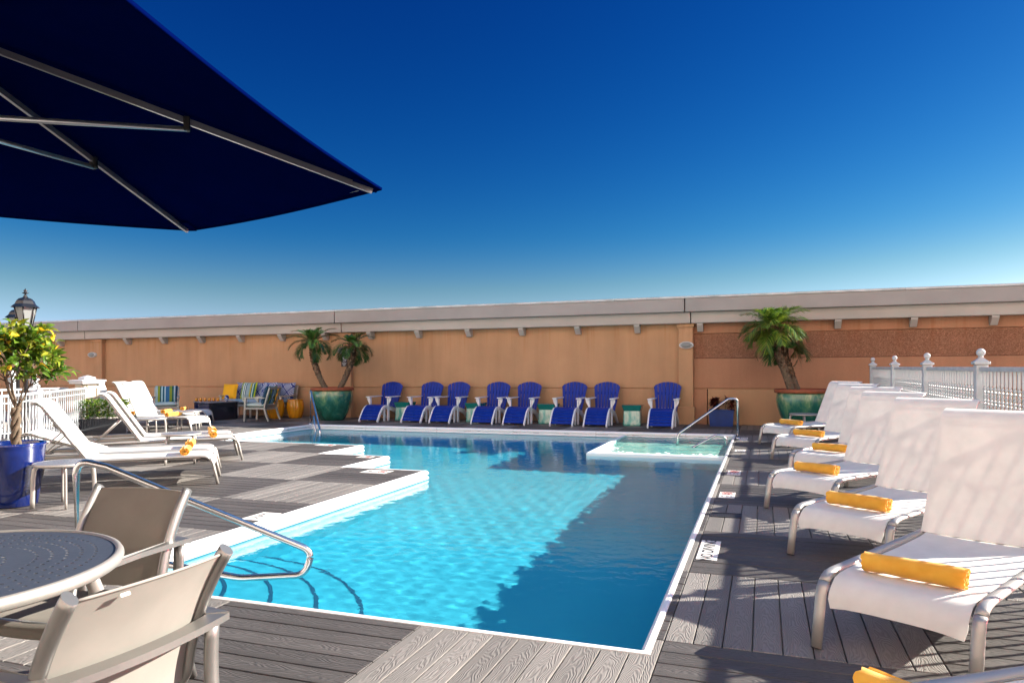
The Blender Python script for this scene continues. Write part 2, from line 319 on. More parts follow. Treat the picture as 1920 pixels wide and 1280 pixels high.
# ------------------------------------------------------------------ mesh builder
class MB:
    def __init__(s):
        s.v = []; s.f = []; s.sm = []; s.mi = []; s.uv = {}
    def add(s, vs, fs, smooth=False, mi=0, uvs=None):
        o = len(s.v); s.v += [tuple(p) for p in vs]
        for k, f in enumerate(fs):
            if uvs: s.uv[len(s.f)] = uvs[k]
            s.f.append([i + o for i in f]); s.sm.append(smooth); s.mi.append(mi)
        return s
    def box(s, c, d, rz=0., rx=0., ry=0., ch=0., mi=0):
        """box centred at c with size d; optional chamfer"""
        hx, hy, hz = d[0] / 2, d[1] / 2, d[2] / 2
        R = Matrix.Rotation(rz, 3, 'Z') @ Matrix.Rotation(ry, 3, 'Y') @ Matrix.Rotation(rx, 3, 'X')
        c = V(c)
        if ch <= 0:
            vs = [c + R @ V((x * hx, y * hy, z * hz)) for x in (-1, 1) for y in (-1, 1) for z in (-1, 1)]
            fs = [(0, 1, 3, 2), (4, 6, 7, 5), (0, 4, 5, 1), (2, 3, 7, 6), (0, 2, 6, 4), (1, 5, 7, 3)]
            return s.add(vs, fs, False, mi)
        ch = min(ch, hx * .9, hy * .9, hz * .9)
        vs = []; idx = {}
        for x in (-1, 1):
            for y in (-1, 1):
                for z in (-1, 1):
                    for a in range(3):
                        p = [x * (hx - ch), y * (hy - ch), z * (hz - ch)]
                        p[a] = (x * hx, y * hy, z * hz)[a]
                        idx[(x, y, z, a)] = len(vs); vs.append(c + R @ V(p))
        fs = []
        for a in range(3):
            b_, c_ = (a + 1) % 3, (a + 2) % 3
            for sg in (-1, 1):
                q = []
                for u, w in ((-1, -1), (1, -1), (1, 1), (-1, 1)):
                    k = [0, 0, 0]; k[a] = sg; k[b_] = u; k[c_] = w
                    q.append(idx[(*k, a)])
                fs.append(q if sg > 0 else q[::-1])
            # edges parallel to axis a
            for u in (-1, 1):
                for w in (-1, 1):
                    k0 = [0, 0, 0]; k1 = [0, 0, 0]; k0[a] = -1; k1[a] = 1
                    for k in (k0, k1): k[b_] = u; k[c_] = w
                    q = [idx[(*k0, b_)], idx[(*k1, b_)], idx[(*k1, c_)], idx[(*k0, c_)]]
                    fs.append(q if u * w > 0 else q[::-1])
        for x in (-1, 1):
            for y in (-1, 1):
                for z in (-1, 1):
                    q = [idx[(x, y, z, 0)], idx[(x, y, z, 1)], idx[(x, y, z, 2)]]
                    fs.append(q if x * y * z > 0 else q[::-1])
        return s.add(vs, fs, False, mi)
    def sweep(s, path, prof, up=(0, 0, 1), caps=True, closed=False, smooth=True, scales=None, mi=0, twist=0.):
        """sweep a closed 2D profile [(a,b)...] along path; a = sideways, b = along 'up'"""
        path = [V(p) for p in path]; n = len(path); m = len(prof); up = V(up)
        vs = []
        for i, p in enumerate(path):
            if closed: t = path[(i + 1) % n] - path[i - 1]
            else: t = path[min(i + 1, n - 1)] - path[max(i - 1, 0)]
            t.normalize()
            sd = t.cross(up)
            if sd.length < 1e-4: sd = t.cross(V((1, 0, 0)))
            sd.normalize(); u2 = sd.cross(t)
            k = scales[i] if scales else 1.
            if twist:
                a0 = twist * i
                sd, u2 = sd * cos(a0) + u2 * sin(a0), u2 * cos(a0) - sd * sin(a0)
            for a, b in prof: vs.append(p + sd * a * k + u2 * b * k)
        fs = []
        for i in range(n if closed else n - 1):
            j = (i + 1) % n
            for q in range(m):
                r = (q + 1) % m
                fs.append((i * m + q, i * m + r, j * m + r, j * m + q))
        s.add(vs, fs, smooth, mi)
        if caps and not closed:
            o = len(s.v) - len(vs)
            s.f.append([o + k for k in range(m)][::-1]); s.sm.append(False); s.mi.append(mi)
            s.f.append([o + (n - 1) * m + k for k in range(m)]); s.sm.append(False); s.mi.append(mi)
        return s
    def tube(s, path, r, seg=10, **kw):
        return s.sweep(path, [(r * cos(2 * pi * k / seg), r * sin(2 * pi * k / seg)) for k in range(seg)], **kw)
    def oval(s, path, a, b, seg=12, **kw):
        return s.sweep(path, [(a * cos(2 * pi * k / seg), b * sin(2 * pi * k / seg)) for k in range(seg)], **kw)
    def lathe(s, prof, c=(0, 0, 0), seg=32, smooth=True, mi=0, wob=None):
        """prof [(r,z)...]; open ends stay open unless r==0"""
        vs = []; fs = []; n = len(prof)
        for i, (r, z) in enumerate(prof):
            for k in range(seg):
                a = 2 * pi * k / seg
                rr = r * (wob(a, z) if wob else 1)
                vs.append((c[0] + rr * cos(a), c[1] + rr * sin(a), c[2] + z))
        for i in range(n - 1):
            for k in range(seg):
                j = (k + 1) % seg
                fs.append((i * seg + k, i * seg + j, (i + 1) * seg + j, (i + 1) * seg + k))
        return s.add(vs, fs, smooth, mi)
    def disc(s, r, z, c=(0, 0), seg=32, mi=0):
        return s.add([(c[0] + r * cos(2 * pi * k / seg), c[1] + r * sin(2 * pi * k / seg), z) for k in range(seg)], [list(range(seg))], False, mi)
    def cyl(s, a, b, r, seg=12, smooth=True, mi=0):
        return s.tube([a, b], r, seg, smooth=smooth, mi=mi)
    def sheet(s, rows, smooth=True, mi=0, thick=0., uvs=None):
        """grid of points rows[i][j] -> surface (optionally solid)"""
        n = len(rows); m = len(rows[0])
        rows = [[V(p) for p in r] for r in rows]
        def grid(R, flip):
            vs = [p for r in R for p in r]; fs = []; uv = []
            for i in range(n - 1):
                for j in range(m - 1):
                    q = (i * m + j, i * m + j + 1, (i + 1) * m + j + 1, (i + 1) * m + j)
                    t = [(j / (m - 1) * .6, i * .04), ((j + 1) / (m - 1) * .6, i * .04), ((j + 1) / (m - 1) * .6, (i + 1) * .04), (j / (m - 1) * .6, (i + 1) * .04)]
                    fs.append(q[::-1] if flip else q); uv.append(t[::-1] if flip else t)
            s.add(vs, fs, smooth, mi, uv)
        if not thick:
            grid(rows, False); return s
        nr = [[None] * m for _ in range(n)]
        for i in range(n):
            for j in range(m):
                a = rows[min(i + 1, n - 1)][j] - rows[max(i - 1, 0)][j]; b = rows[i][min(j + 1, m - 1)] - rows[i][max(j - 1, 0)]
                q = b.cross(a)
                nr[i][j] = q.normalized() if q.length > 1e-9 else V((0, 0, 1))
        top = [[rows[i][j] + nr[i][j] * thick / 2 for j in range(m)] for i in range(n)]
        bot = [[rows[i][j] - nr[i][j] * thick / 2 for j in range(m)] for i in range(n)]
        grid(top, False); grid(bot, True)
        ring = [(i, 0) for i in range(n)] + [(n - 1, j) for j in range(1, m)] + [(i, m - 1) for i in range(n - 2, -1, -1)] + [(0, j) for j in range(m - 2, 0, -1)]
        vs = [top[i][j] for i, j in ring] + [bot[i][j] for i, j in ring]; k = len(ring)
        s.add(vs, [(a, (a + 1) % k, k + (a + 1) % k, k + a) for a in range(k)], False, mi)
        return s
    def build(s, name, mats, parent=None, loc=None, rz=0.):
        me = bpy.data.meshes.new(name)
        me.from_pydata(s.v, [], s.f)
        me.polygons.foreach_set('use_smooth', s.sm)
        if not isinstance(mats, (list, tuple)): mats = [mats]
        for m in mats: me.materials.append(MATS[m] if isinstance(m, str) else m)
        if len(mats) > 1: me.polygons.foreach_set('material_index', s.mi)
        if s.uv:
            uvl = me.uv_layers.new(name='UVMap')
            data = uvl.data
            for p in me.polygons:
                t = s.uv.get(p.index)
                if t:
                    for li, c in zip(p.loop_indices, t): data[li].uv = c
        me.update()
        o = bpy.data.objects.new(name, me); COL.objects.link(o)
        if parent: o.parent = parent
        if loc is not None: o.location = loc
        if rz: o.rotation_euler = (0, 0, rz)
        return o

def tag(o, label=None, cat=None, group=None, kind=None):
    if label: o['label'] = label
    if cat: o['category'] = cat
    if group: o['group'] = group
    if kind: o['kind'] = kind
    return o

def thing(name, label, cat, loc=(0, 0, 0), rz=0., group=None):
    o = bpy.data.objects.new(name, None); COL.objects.link(o)
    o.location = loc; o.rotation_euler = (0, 0, rz); o.empty_display_size = .2
    return tag(o, label, cat, group)

KIDS = {}
def kids(o): return [c for c in COL.objects if c.parent == o]

def copy_tree(o, loc, rz, label=None, group=None):
    def rec(x, par):
        c = x.copy(); COL.objects.link(c); c.parent = par
        for ch in kids(x): rec(ch, c)
        return c
    c = rec(o, None); c.location = loc; c.rotation_euler = (0, 0, rz)
    if label: c['label'] = label
    if group: c['group'] = group
    return c

def arc(c, r, a0, a1, n, plane='xz', y=0.):
    out = []
    for k in range(n + 1):
        a = radians(a0 + (a1 - a0) * k / n)
        if plane == 'xz': out.append((c[0] + r * cos(a), y, c[1] + r * sin(a)))
        elif plane == 'xy': out.append((c[0] + r * cos(a), c[1] + r * sin(a), y))
        else: out.append((y, c[0] + r * cos(a), c[1] + r * sin(a)))
    return out

def bez(pts, n=10):
    """Catmull-Rom through pts"""
    P = [V(p) for p in pts]; P = [2 * P[0] - P[1]] + P + [2 * P[-1] - P[-2]]
    out = []
    for i in range(1, len(P) - 2):
        for k in range(n):
            t = k / n; a, b, c, d = P[i - 1:i + 3]
            out.append(.5 * ((2 * b) + (c - a) * t + (2 * a - 5 * b + 4 * c - d) * t * t + (3 * b - a - 3 * c + d) * t ** 3))
    out.append(P[-2])
    return out

# ------------------------------------------------------------------ setting: deck, pool, water
CELL = 1.2175; GX, GY = -.46, 3.49
POOL = [(-4.17, 3.29, -.50, 14.50), (-5.42, 8.26, -4.17, 14.50), (-6.62, 9.47, -5.42, 14.50), (-10.32, 10.70, -6.62, 14.50)]
OUT = [(-.50, 3.29), (-.50, 14.50), (-10.32, 14.50), (-10.32, 10.70), (-6.62, 10.70), (-6.62, 9.47), (-5.42, 9.47), (-5.42, 8.26), (-4.17, 8.26), (-4.17, 3.29)]
WATER = -.115; FLOOR = -1.06

def subtract(rects, cut):
    out = []
    for (a, b, c, d) in rects:
        x0, y0, x1, y1 = cut
        if c <= x0 or a >= x1 or d <= y0 or b >= y1:
            out.append((a, b, c, d)); continue
        if a < x0: out.append((a, b, x0, d)); a = x0
        if c > x1: out.append((x1, b, c, d)); c = x1
        if b < y0: out.append((a, b, c, y0))
        if d > y1: out.append((a, y1, c, d))
    return [r for r in out if r[2] - r[0] > .004 and r[3] - r[1] > .004]

def board_mesh():
    mb = MB(); bid = 0; gap = .0055; ch = .003
    bolts = []
    for i in range(-12, 4):
        for j in range(-5, 12):
            x0, y0 = GX + i * CELL, GY + j * CELL
            if x0 > 3.3 or y0 > 17.2 or x0 + CELL < -14.6: continue
            alongy = (i + j) % 2 == 0
            nb = 9; w = CELL / nb
            for k in range(nb):
                if alongy: R = (x0 + k * w + gap / 2, y0 + .002, x0 + (k + 1) * w - gap / 2, y0 + CELL - .002)
                else: R = (x0 + .002, y0 + k * w + gap / 2, x0 + CELL - .002, y0 + (k + 1) * w - gap / 2)
                rr = [R]
                for p in POOL: rr = subtract(rr, p)
                bid += 1; dz = RND.uniform(-.0012, .0012)
                for (a, b, c, d) in rr:
                    c = min(c, 3.4); d = min(d, 17.1)
                    if a >= c or b >= d: continue
                    e = min(ch, (c - a) / 3, (d - b) / 3)
                    vs = [(a, b, -.03), (c, b, -.03), (c, d, -.03), (a, d, -.03), (a, b, dz - e), (c, b, dz - e), (c, d, dz - e), (a, d, dz - e),
                          (a + e, b + e, dz), (c - e, b + e, dz), (c - e, d - e, dz), (a + e, d - e, dz)]
                    fs = [(0, 1, 5, 4), (1, 2, 6, 5), (2, 3, 7, 6), (3, 0, 4, 7), (4, 5, 9, 8), (5, 6, 10, 9), (6, 7, 11, 10), (7, 4, 8, 11), (8, 9, 10, 11)]
                    def uv(p):
                        if alongy: return (p[1], bid + min(.999, max(.001, (p[0] - R[0]) / (R[2] - R[0]))))
                        return (p[0], bid + min(.999, max(.001, (p[1] - R[1]) / (R[3] - R[1]))))
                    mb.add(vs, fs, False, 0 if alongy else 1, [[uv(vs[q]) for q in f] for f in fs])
                # fixing screws near the board ends
                if -7 < x0 < 1.5 and y0 < 6:
                    for t in (.028, CELL - .028):
                        for q in (.3, .7):
                            p = (x0 + (k + q) * w, y0 + t) if alongy else (x0 + t, y0 + (k + q) * w)
                            if not any(a < p[0] < c and b < p[1] < d for a, b, c, d in POOL): bolts.append((*p, dz))
    return mb, bolts

mb, bolts = board_mesh()
deck = tag(mb.build('deck', ['board_sheen_light', 'board_sheen_dark']), kind='structure')
sc = MB()
for x, y, z in bolts: sc.add([(x + .0035 * cos(k * pi / 3), y + .0035 * sin(k * pi / 3), z + .0006) for k in range(6)], [tuple(range(6))])
sc.build('deck_screws', 'dark', parent=deck)

g = MB(); rr = [(-70., -40., 60., 70.)]
for p in POOL: rr = subtract(rr, p)
for a, b, c, d in rr: g.add([(a, b, -.034), (c, b, -.034), (c, d, -.034), (a, d, -.034)], [(0, 1, 2, 3)])
tag(g.build('ground', 'roof_floor'), kind='structure')

def offset(poly, d):
    """inward offset of the rectilinear pool outline (counter clockwise interior on the left)"""
    n = len(poly); out = []
    for i in range(n):
        p0, p1, p2 = V(poly[i - 1]), V(poly[i]), V(poly[(i + 1) % n])
        a = (p1 - p0).normalized(); b = (p2 - p1).normalized()
        na, nb = V((-a.y, a.x)), V((-b.y, b.x))
        out.append(p1 + (na + nb) * d)
    return out

# coping: rounded nose over a narrow ledge, swept round the whole outline
prof = [(.0, -.03), (.0, .004), (.012, .0075), (.030, .0055), (.044, -.004), (.053, -.018), (.055, -.034), (.050, -.048), (.040, -.056), (.026, -.059),
        (.024, -.064), (.040, -.067), (.052, -.074), (.056, -.084), (.056, -.100), (.048, -.110), (.034, -.114), (.022, -.118), (.020, -.20), (.020, FLOOR)]
cop = MB(); rings = [offset(OUT, d) for d, z in prof]; nv = len(OUT)
vs = [(rings[k][i].x, rings[k][i].y, prof[k][1]) for k in range(len(prof)) for i in range(nv)]
nc = len(prof) - 2
fs = [(k * nv + i, k * nv + (i + 1) % nv, (k + 1) * nv + (i + 1) % nv, (k + 1) * nv + i) for k in range(nc) for i in range(nv)]
cop.add(vs, fs, False)
tag(cop.build('pool_coping', 'coping'), kind='structure')
cj = MB(); r = random.Random(8)
def strip(i, t0, t1, k0, k1):
    """thin dark strip over profile rings k0..k1 of edge i between positions t0 and t1"""
    for k in range(k0, k1):
        def pt(kk, t):
            a, b = rings[kk][i], rings[kk][(i + 1) % nv]; dd = (b - a).normalized(); nn = V((-dd.y, dd.x)); p = a + dd * t + nn * .0008
            return (p.x, p.y, prof[kk][1] + .0008)
        cj.add([pt(k, t0), pt(k, t1), pt(k + 1, t1), pt(k + 1, t0)], [(0, 1, 2, 3)])
for i in range(nv):
    ln = (V(OUT[(i + 1) % nv]) - V(OUT[i])).length; t_ = .9
    while t_ < ln - .3: strip(i, t_, t_ + .0035, 1, 17); t_ += 1.83
    q = .2
    while q < ln - .5:      # broken hairline of dirt in the recess under the nose
        le = r.uniform(.04, .28)
        if r.random() < .55: strip(i, q, q + le, 9, 10)
        q += le + r.uniform(.1, .7)
cj.build('coping_joint', 'rubber', parent=bpy.data.objects['pool_coping'])
basin = MB()
w = offset(OUT, .022)
vs = [(p.x, p.y, -.12) for p in w] + [(p.x, p.y, FLOOR) for p in w]
basin.add(vs, [(i, (i + 1) % nv, nv + (i + 1) % nv, nv + i) for i in range(nv)])
for a, b, c, d in POOL: basin.add([(a, b, FLOOR), (c, b, FLOOR), (c, d, FLOOR), (a, d, FLOOR)], [(0, 1, 2, 3)])
# swimming pool plaster
m, nt, bs = nodes('plaster')
tc = N(nt, 'ShaderNodeTexCoord'); n1 = N(nt, 'ShaderNodeTexNoise', i_Scale=.8, i_Detail=6.); L(nt, tc.outputs['Object'], n1.inputs['Vector'])
L(nt, ramp(nt, n1.outputs['Fac'], [(.3, (.055, .54, .66)), (.7, (.070, .58, .70))]), bs.inputs['Base Color']); bs.inputs['Roughness'].default_value = .8
MATS['plaster'] = m
tag(basin.build('pool_basin', 'plaster'), kind='structure')

# quarter round entry steps in the near left corner
steps = MB(); cx, cy = -4.15, 3.31
for q, (r, z) in enumerate(((.90, -.24), (1.20, -.44), (1.50, -.64), (1.80, -.84))):
    A = [(cx + r * cos(radians(a)), cy + r * sin(radians(a))) for a in range(0, 91, 3)]
    z0 = FLOOR
    vs = [(x, y, z) for x, y in A] + [(x, y, z0) for x, y in A] + [(cx, cy, z)]; n = len(A)
    steps.add(vs, [(i + 1, i, n + i, n + i + 1) for i in range(n - 1)], True)
    steps.add([(x, y, z) for x, y in A] + [(cx, cy, z)], [(i, i + 1, n) for i in range(n - 1)], False)
st = tag(steps.build('pool_steps', 'plaster'), kind='structure')
tl = MB()
for r, z in ((.90, -.24), (1.20, -.44), (1.50, -.64), (1.80, -.84)):
    for a in range(0, 90, 3):
        a0, a1 = radians(a), radians(a + 3)
        tl.add([(cx + (r - .024) * cos(a0), cy + (r - .024) * sin(a0), z + .004), (cx + (r + .003) * cos(a0), cy + (r + .003) * sin(a0), z + .004),
                (cx + (r + .003) * cos(a1), cy + (r + .003) * sin(a1), z + .004), (cx + (r - .024) * cos(a1), cy + (r - .024) * sin(a1), z + .004),
                (cx + (r + .003) * cos(a0), cy + (r + .003) * sin(a0), z - .02), (cx + (r + .003) * cos(a1), cy + (r + .003) * sin(a1), z - .02)],
               [(0, 1, 2, 3), (1, 4, 5, 2)])
tl.build('step_edge', 'tile_line', parent=st)

# spa in the far right corner
SPX, SPY = -2.74, 11.34
sp = MB()
rim = [(SPX, 14.47), (SPX, SPY), (-.52, SPY)]
pr = [(0, -.13), (0, -.075), (.012, -.062), (.09, -.062), (.102, -.075), (.102, -.5)]
A = []
for d, z in pr: A.append([(SPX + d, 14.47, z), (SPX + d, SPY + d, z), (-.52, SPY + d, z)])
sp.sheet([[r[i] for r in A] for i in range(3)], smooth=False)
sp.add([(SPX, 14.47, -.13), (SPX, SPY, -.13), (-.52, SPY, -.13), (SPX, 14.47, FLOOR), (SPX, SPY, FLOOR), (-.52, SPY, FLOOR)], [(0, 1, 4, 3), (1, 2, 5, 4)])
mat('spa_plaster', (.62, .88, .76), .8, var=.05)
spo = tag(sp.build('spa_rim', 'pool_white'), kind='structure')
sf = MB(); sf.add([(SPX + .103, SPY + .103, -.108), (-.523, SPY + .103, -.108), (-.523, 14.478, -.108), (SPX + .103, 14.478, -.108)], [(0, 1, 2, 3)])
for (a, b), (c, d) in (((SPX + .104, SPY + .104), (SPX + .104, 14.477)), ((SPX + .104, 14.477), (-.524, 14.477)), ((-.524, 14.477), (-.524, SPY + .104)), ((-.524, SPY + .104), (SPX + .104, SPY + .104))):
    sf.add([(a, b, -.05), (c, d, -.05), (c, d, -.108), (a, b, -.108)], [(0, 1, 2, 3)])
sf.build('spa_basin', 'spa_plaster', parent=spo)

def wave_field(seed, amps):
    r = random.Random(seed); W = []
    for lam, amp, cnt in amps:
        for _ in range(cnt):
            a = r.uniform(0, 2 * pi); k = 2 * pi / (lam * r.uniform(.75, 1.3))
            W.append((k * cos(a), k * sin(a), r.uniform(0, 6.28), amp * r.uniform(.6, 1.2)))
    return W
def wz(W, x, y):
    return sum(a * sin(kx * x + ky * y + p) for kx, ky, p, a in W)

def water_mat(name, tint, bumpk, scale):
    m, nt, b = nodes(name)
    nt.nodes.remove(b); out = nt.nodes['Material Output']
    g = N(nt, 'ShaderNodeBsdfGlass', i_IOR=1.333, i_Roughness=0.); g.inputs['Color'].default_value = (*tint, 1)
    tc = N(nt, 'ShaderNodeTexCoord')
    n1 = N(nt, 'ShaderNodeTexNoise', i_Scale=scale, i_Detail=3., i_Roughness=.55, i_Distortion=.6); L(nt, tc.outputs['Object'], n1.inputs['Vector'])
    bp = N(nt, 'ShaderNodeBump', i_Strength=1., i_Distance=bumpk); L(nt, n1.outputs['Fac'], bp.inputs['Height']); L(nt, bp.outputs['Normal'], g.inputs['Normal'])
    L(nt, g.outputs[0], out.inputs[0])
    MATS[name] = m
water_mat('water', (.80, .955, 1.), .0022, 9.)
# aerated spa water: milky aqua
m, nt, bs = nodes('spa_water')
tc = N(nt, 'ShaderNodeTexCoord'); n1 = N(nt, 'ShaderNodeTexNoise', i_Scale=11., i_Detail=5.); L(nt, tc.outputs['Object'], n1.inputs['Vector'])
n2 = N(nt, 'ShaderNodeTexNoise', i_Scale=2.2, i_Detail=4.); L(nt, tc.outputs['Object'], n2.inputs['Vector'])
L(nt, ramp(nt, n2.outputs['Fac'], [(.3, (.07, .27, .25)), (.5, (.13, .35, .31)), (.72, (.25, .44, .38))]), bs.inputs['Base Color'])
bs.inputs['Roughness'].default_value = .12; bs.inputs['IOR'].default_value = 1.33; bs.inputs['Specular IOR Level'].default_value = .28
bp = N(nt, 'ShaderNodeBump', i_Strength=1., i_Distance=.012); L(nt, n1.outputs['Fac'], bp.inputs['Height']); L(nt, bp.outputs['Normal'], bs.inputs['Normal'])
MATS['spa_water'] = m

W = wave_field(3, [(.10, .00007, 10), (.18, .00013, 9), (.36, .00017, 5), (1.2, .0003, 3)])
def grid_water(name, x0, y0, x1, y1, z, h, Wf, matn, inside, kx=lambda x, y: 1.):
    nx = int(round((x1 - x0) / h)); ny = int(round((y1 - y0) / h)); ids = {}; mb = MB(); fs = []
    def vid(i, j):
        if (i, j) not in ids:
            x, y = x0 + (x1 - x0) * i / nx, y0 + (y1 - y0) * j / ny
            ids[(i, j)] = len(mb.v); mb.v.append((x, y, z + wz(Wf, x, y) * kx(x, y)))
        return ids[(i, j)]
    for i in range(nx):
        for j in range(ny):
            xc, yc = x0 + (x1 - x0) * (i + .5) / nx, y0 + (y1 - y0) * (j + .5) / ny
            if inside(xc, yc): fs.append([vid(i, j), vid(i + 1, j), vid(i + 1, j + 1), vid(i, j + 1)])
    mb.f = fs; mb.sm = [True] * len(fs); mb.mi = [0] * len(fs)
    return mb.build(name, matn)
E_ = .05
# the sheet runs on a little under the deck on the sun side
inpool = lambda x, y: any(a <= x <= c + 1.45 and b <= y <= d + .9 for a, b, c, d in POOL) 
wat = tag(grid_water('water', -10.33, 3.28, .95, 15.42, WATER, .032, W, 'water', inpool), kind='structure')
W2 = wave_field(9, [(.12, .0008, 8), (.22, .0014, 8), (.45, .0016, 5)])
spw = tag(grid_water('spa_water', SPX + .098, SPY + .098, -.52, 14.48, -.082, .05, W2, 'spa_water', lambda x, y: True), kind='structure')
# froth where the spa laps over its rim
fo = MB(); r = random.Random(5)
for _ in range(420):
    if r.random() < .72: x, y = r.uniform(SPX + .12, -.6), SPY + .11 + abs(r.gauss(0, .12))
    else: x, y = SPX + .12 + abs(r.gauss(0, .10)), r.uniform(SPY + .1, SPY + 1.1)
    s_ = r.uniform(.012, .05); a = r.uniform(0, pi); k = r.uniform(.25, .6)
    pts = [(x + s_ * r.uniform(.6, 1.1) * cos(2 * pi * q / 7 + a), y + s_ * k * r.uniform(.6, 1.1) * sin(2 * pi * q / 7 + a), -.074) for q in range(7)]
    fo.add(pts + [(x, y, -.074 + s_ * .25)], [(q, (q + 1) % 7, 7) for q in range(7)], True)
tag(fo.build('foam', 'foam'), kind='stuff', label='white froth on the bubbling spa water')

# ------------------------------------------------------------------ parapet wall
XL, XR = -46., 16.
wall = thing('parapet_wall', 'long orange stucco rooftop wall with a grey stepped cornice behind the pool', 'wall', (0, 17, 0))
RS = -1.52      # where the rougher right hand section starts
def flat(x0, x1, z0, z1, y, ya=.6, mb=None):
    mb = mb or MB(); mb.box(((x0 + x1) / 2, (y + ya) / 2, (z0 + z1) / 2), (x1 - x0, ya - y, z1 - z0), ch=.008); return mb
# local y: 0 = wall face plane at Y=17
flat(XL, RS, .835, 2.36, 0.).build('wall_panel', 'stucco', wall)
pl = MB(); x = XL
jj = sorted([-10.87 - 9.18 * k for k in range(-1, 4)])
flat(XL, RS, -.03, .815, -.012, mb=pl)
pl.build('plinth', 'stucco', wall)
gv = MB(); flat(XL, XR, .81, .84, .03, mb=gv); gv.build('groove', 'stucco', wall)
flat(RS, XR, 2.11, 2.36, -.006).build('upper_band', 'stucco_right', wall)
flat(RS, XR, 1.53, 2.105, .004).build('pebble_band', 'pebbledash', wall)
flat(RS, XR, .835, 1.525, -.004).build('wall_panel', 'stucco_right', wall)
flat(RS + .32, XR, -.03, .815, -.02).build('plinth', 'stucco', wall)
flat(RS, RS + .30, -.03, .815, -.006).build('plinth', 'stucco_right', wall)
# cornice: two fascias broken by joints, metal flashing on top
jx = [-20.72 - 9.18 * 2, -20.72 - 9.18, -20.6, -11.05, -1.68, 7.6]
def runs(js):
    e = [XL] + list(js) + [XR]; return [(e[k] + (.012 if k else 0), e[k + 1] - (.012 if k < len(e) - 2 else 0)) for k in range(len(e) - 1)]
for a, b in runs(jx):
    flat(a, b, 2.60, 2.905, -.40).build('upper_fascia', 'cornice_hi', wall)
for a, b in runs([q + .12 for q in jx]):
    flat(a, b, 2.345, 2.598, -.25).build('lower_fascia', 'cornice_lo', wall)
fl = MB(); x = XL; r = random.Random(2)
while x < XR:
    w_ = 3.05; fl.box((x + w_ / 2, .1, 2.93 + r.uniform(-.002, .002)), (w_ - .006, 1.04, .05), ch=.006); x += w_
fl.build('flashing', 'flashing', wall)
for xb in [-1.36 + 1.455 * k for k in range(-26, 10)]:
    if min(abs(xb - (-1.69 - 9.18 * k)) for k in range(-1, 5)) < .26: continue
    b = MB(); hw = .065
    P = [(.0, 2.34), (-.235, 2.34), (-.235, 2.30), (-.10, 2.15), (.0, 2.15)]
    vs = [(xb - hw, y, z) for y, z in P] + [(xb + hw, y, z) for y, z in P]; n = len(P)
    b.add(vs, [tuple(range(n)), tuple(range(2 * n - 1, n - 1, -1))] + [(i, n + i, n + (i + 1) % n, (i + 1) % n) for i in range(n)])
    b.build('bracket', 'cornice_lo', wall)
PIL = [-1.69 - 9.18 * k for k in range(-1, 5)]
for xp in PIL:
    p = MB(); p.box((xp, -.05, 1.16), (.33, .18, 2.30), ch=.01)
    p.box((xp, -.06, .19), (.40, .24, .44), ch=.012); p.box((xp, -.06, 2.30), (.40, .22, .075), ch=.01); p.box((xp, -.055, 2.24), (.36, .20, .03), ch=.008)
    p.build('pilaster', 'stucco', wall)

def wall_light(x, label):
    t = thing('wall_light', label, 'wall light', (x, 16.86, 1.84), group='oval bulkhead lights on the wall pilasters')
    b = MB(); e = [(.155 * cos(a) * (1 + .08 * abs(cos(a))), .085 * sin(a)) for a in [2 * pi * k / 28 for k in range(28)]]
    def ring(s_, y): return [(x_ * s_, y, z_ * s_) for x_, z_ in e]
    R = [ring(1, 0), ring(1., -.05), ring(.93, -.065), ring(.80, -.065), ring(.78, -.055)]
    vs = [p for q in R for p in q]; n = 28
    b.add(vs, [(k * n + i, k * n + (i + 1) % n, (k + 1) * n + (i + 1) % n, (k + 1) * n + i) for k in range(4) for i in range(n)], True)
    for z in (-.03, .03): b.box((0, -.075, z), (.26, .012, .012))
    b.build('housing', 'white_paint', t)
    l_ = MB(); R = [ring(.79, -.055), ring(.7, -.08), ring(.4, -.10), ring(.02, -.105)]
    l_.add([p for q in R for p in q], [(k * n + i, k * n + (i + 1) % n, (k + 1) * n + (i + 1) % n, (k + 1) * n + i) for k in range(3) for i in range(n)], True)
    l_.build('lens', 'lamp_glass', t)
wall_light(-1.67, 'oval white bulkhead light on the pilaster right of the blue chairs')
wall_light(-10.93, 'oval white bulkhead light on the pilaster behind the twin potted palms')
wall_light(-20.25, 'oval white bulkhead light on the pilaster above the white loungers, farthest from the pool')

# no smoking sign on the pilaster behind the palm
t = thing('wall_sign', 'small dark sign with a white no smoking symbol behind the palm trunk', 'sign', (-10.9, 16.85, 1.55))
b = MB(); b.box((0, 0, 0), (.20, .012, .30), ch=.003); b.build('plate', 'sign_brown', t)
b = MB(); b.sweep([(0 + .062 * cos(a), -.009, .055 + .062 * sin(a)) for a in [2 * pi * k / 24 for k in range(24)]], [(-.006, -.002), (.006, -.002), (.006, .002), (-.006, .002)], up=(0, 1, 0), closed=True)
b.box((0, -.009, .055), (.12, .004, .012), ry=radians(45)); b.box((-.005, -.009, .055), (.07, .004, .014)); b.box((.036, -.0085, .07), (.006, .003, .03))
for k in range(3): b.box((0, -.009, -.055 - k * .03), (.13 - k * .03, .003, .013))
b.build('symbol', 'white_paint', t)

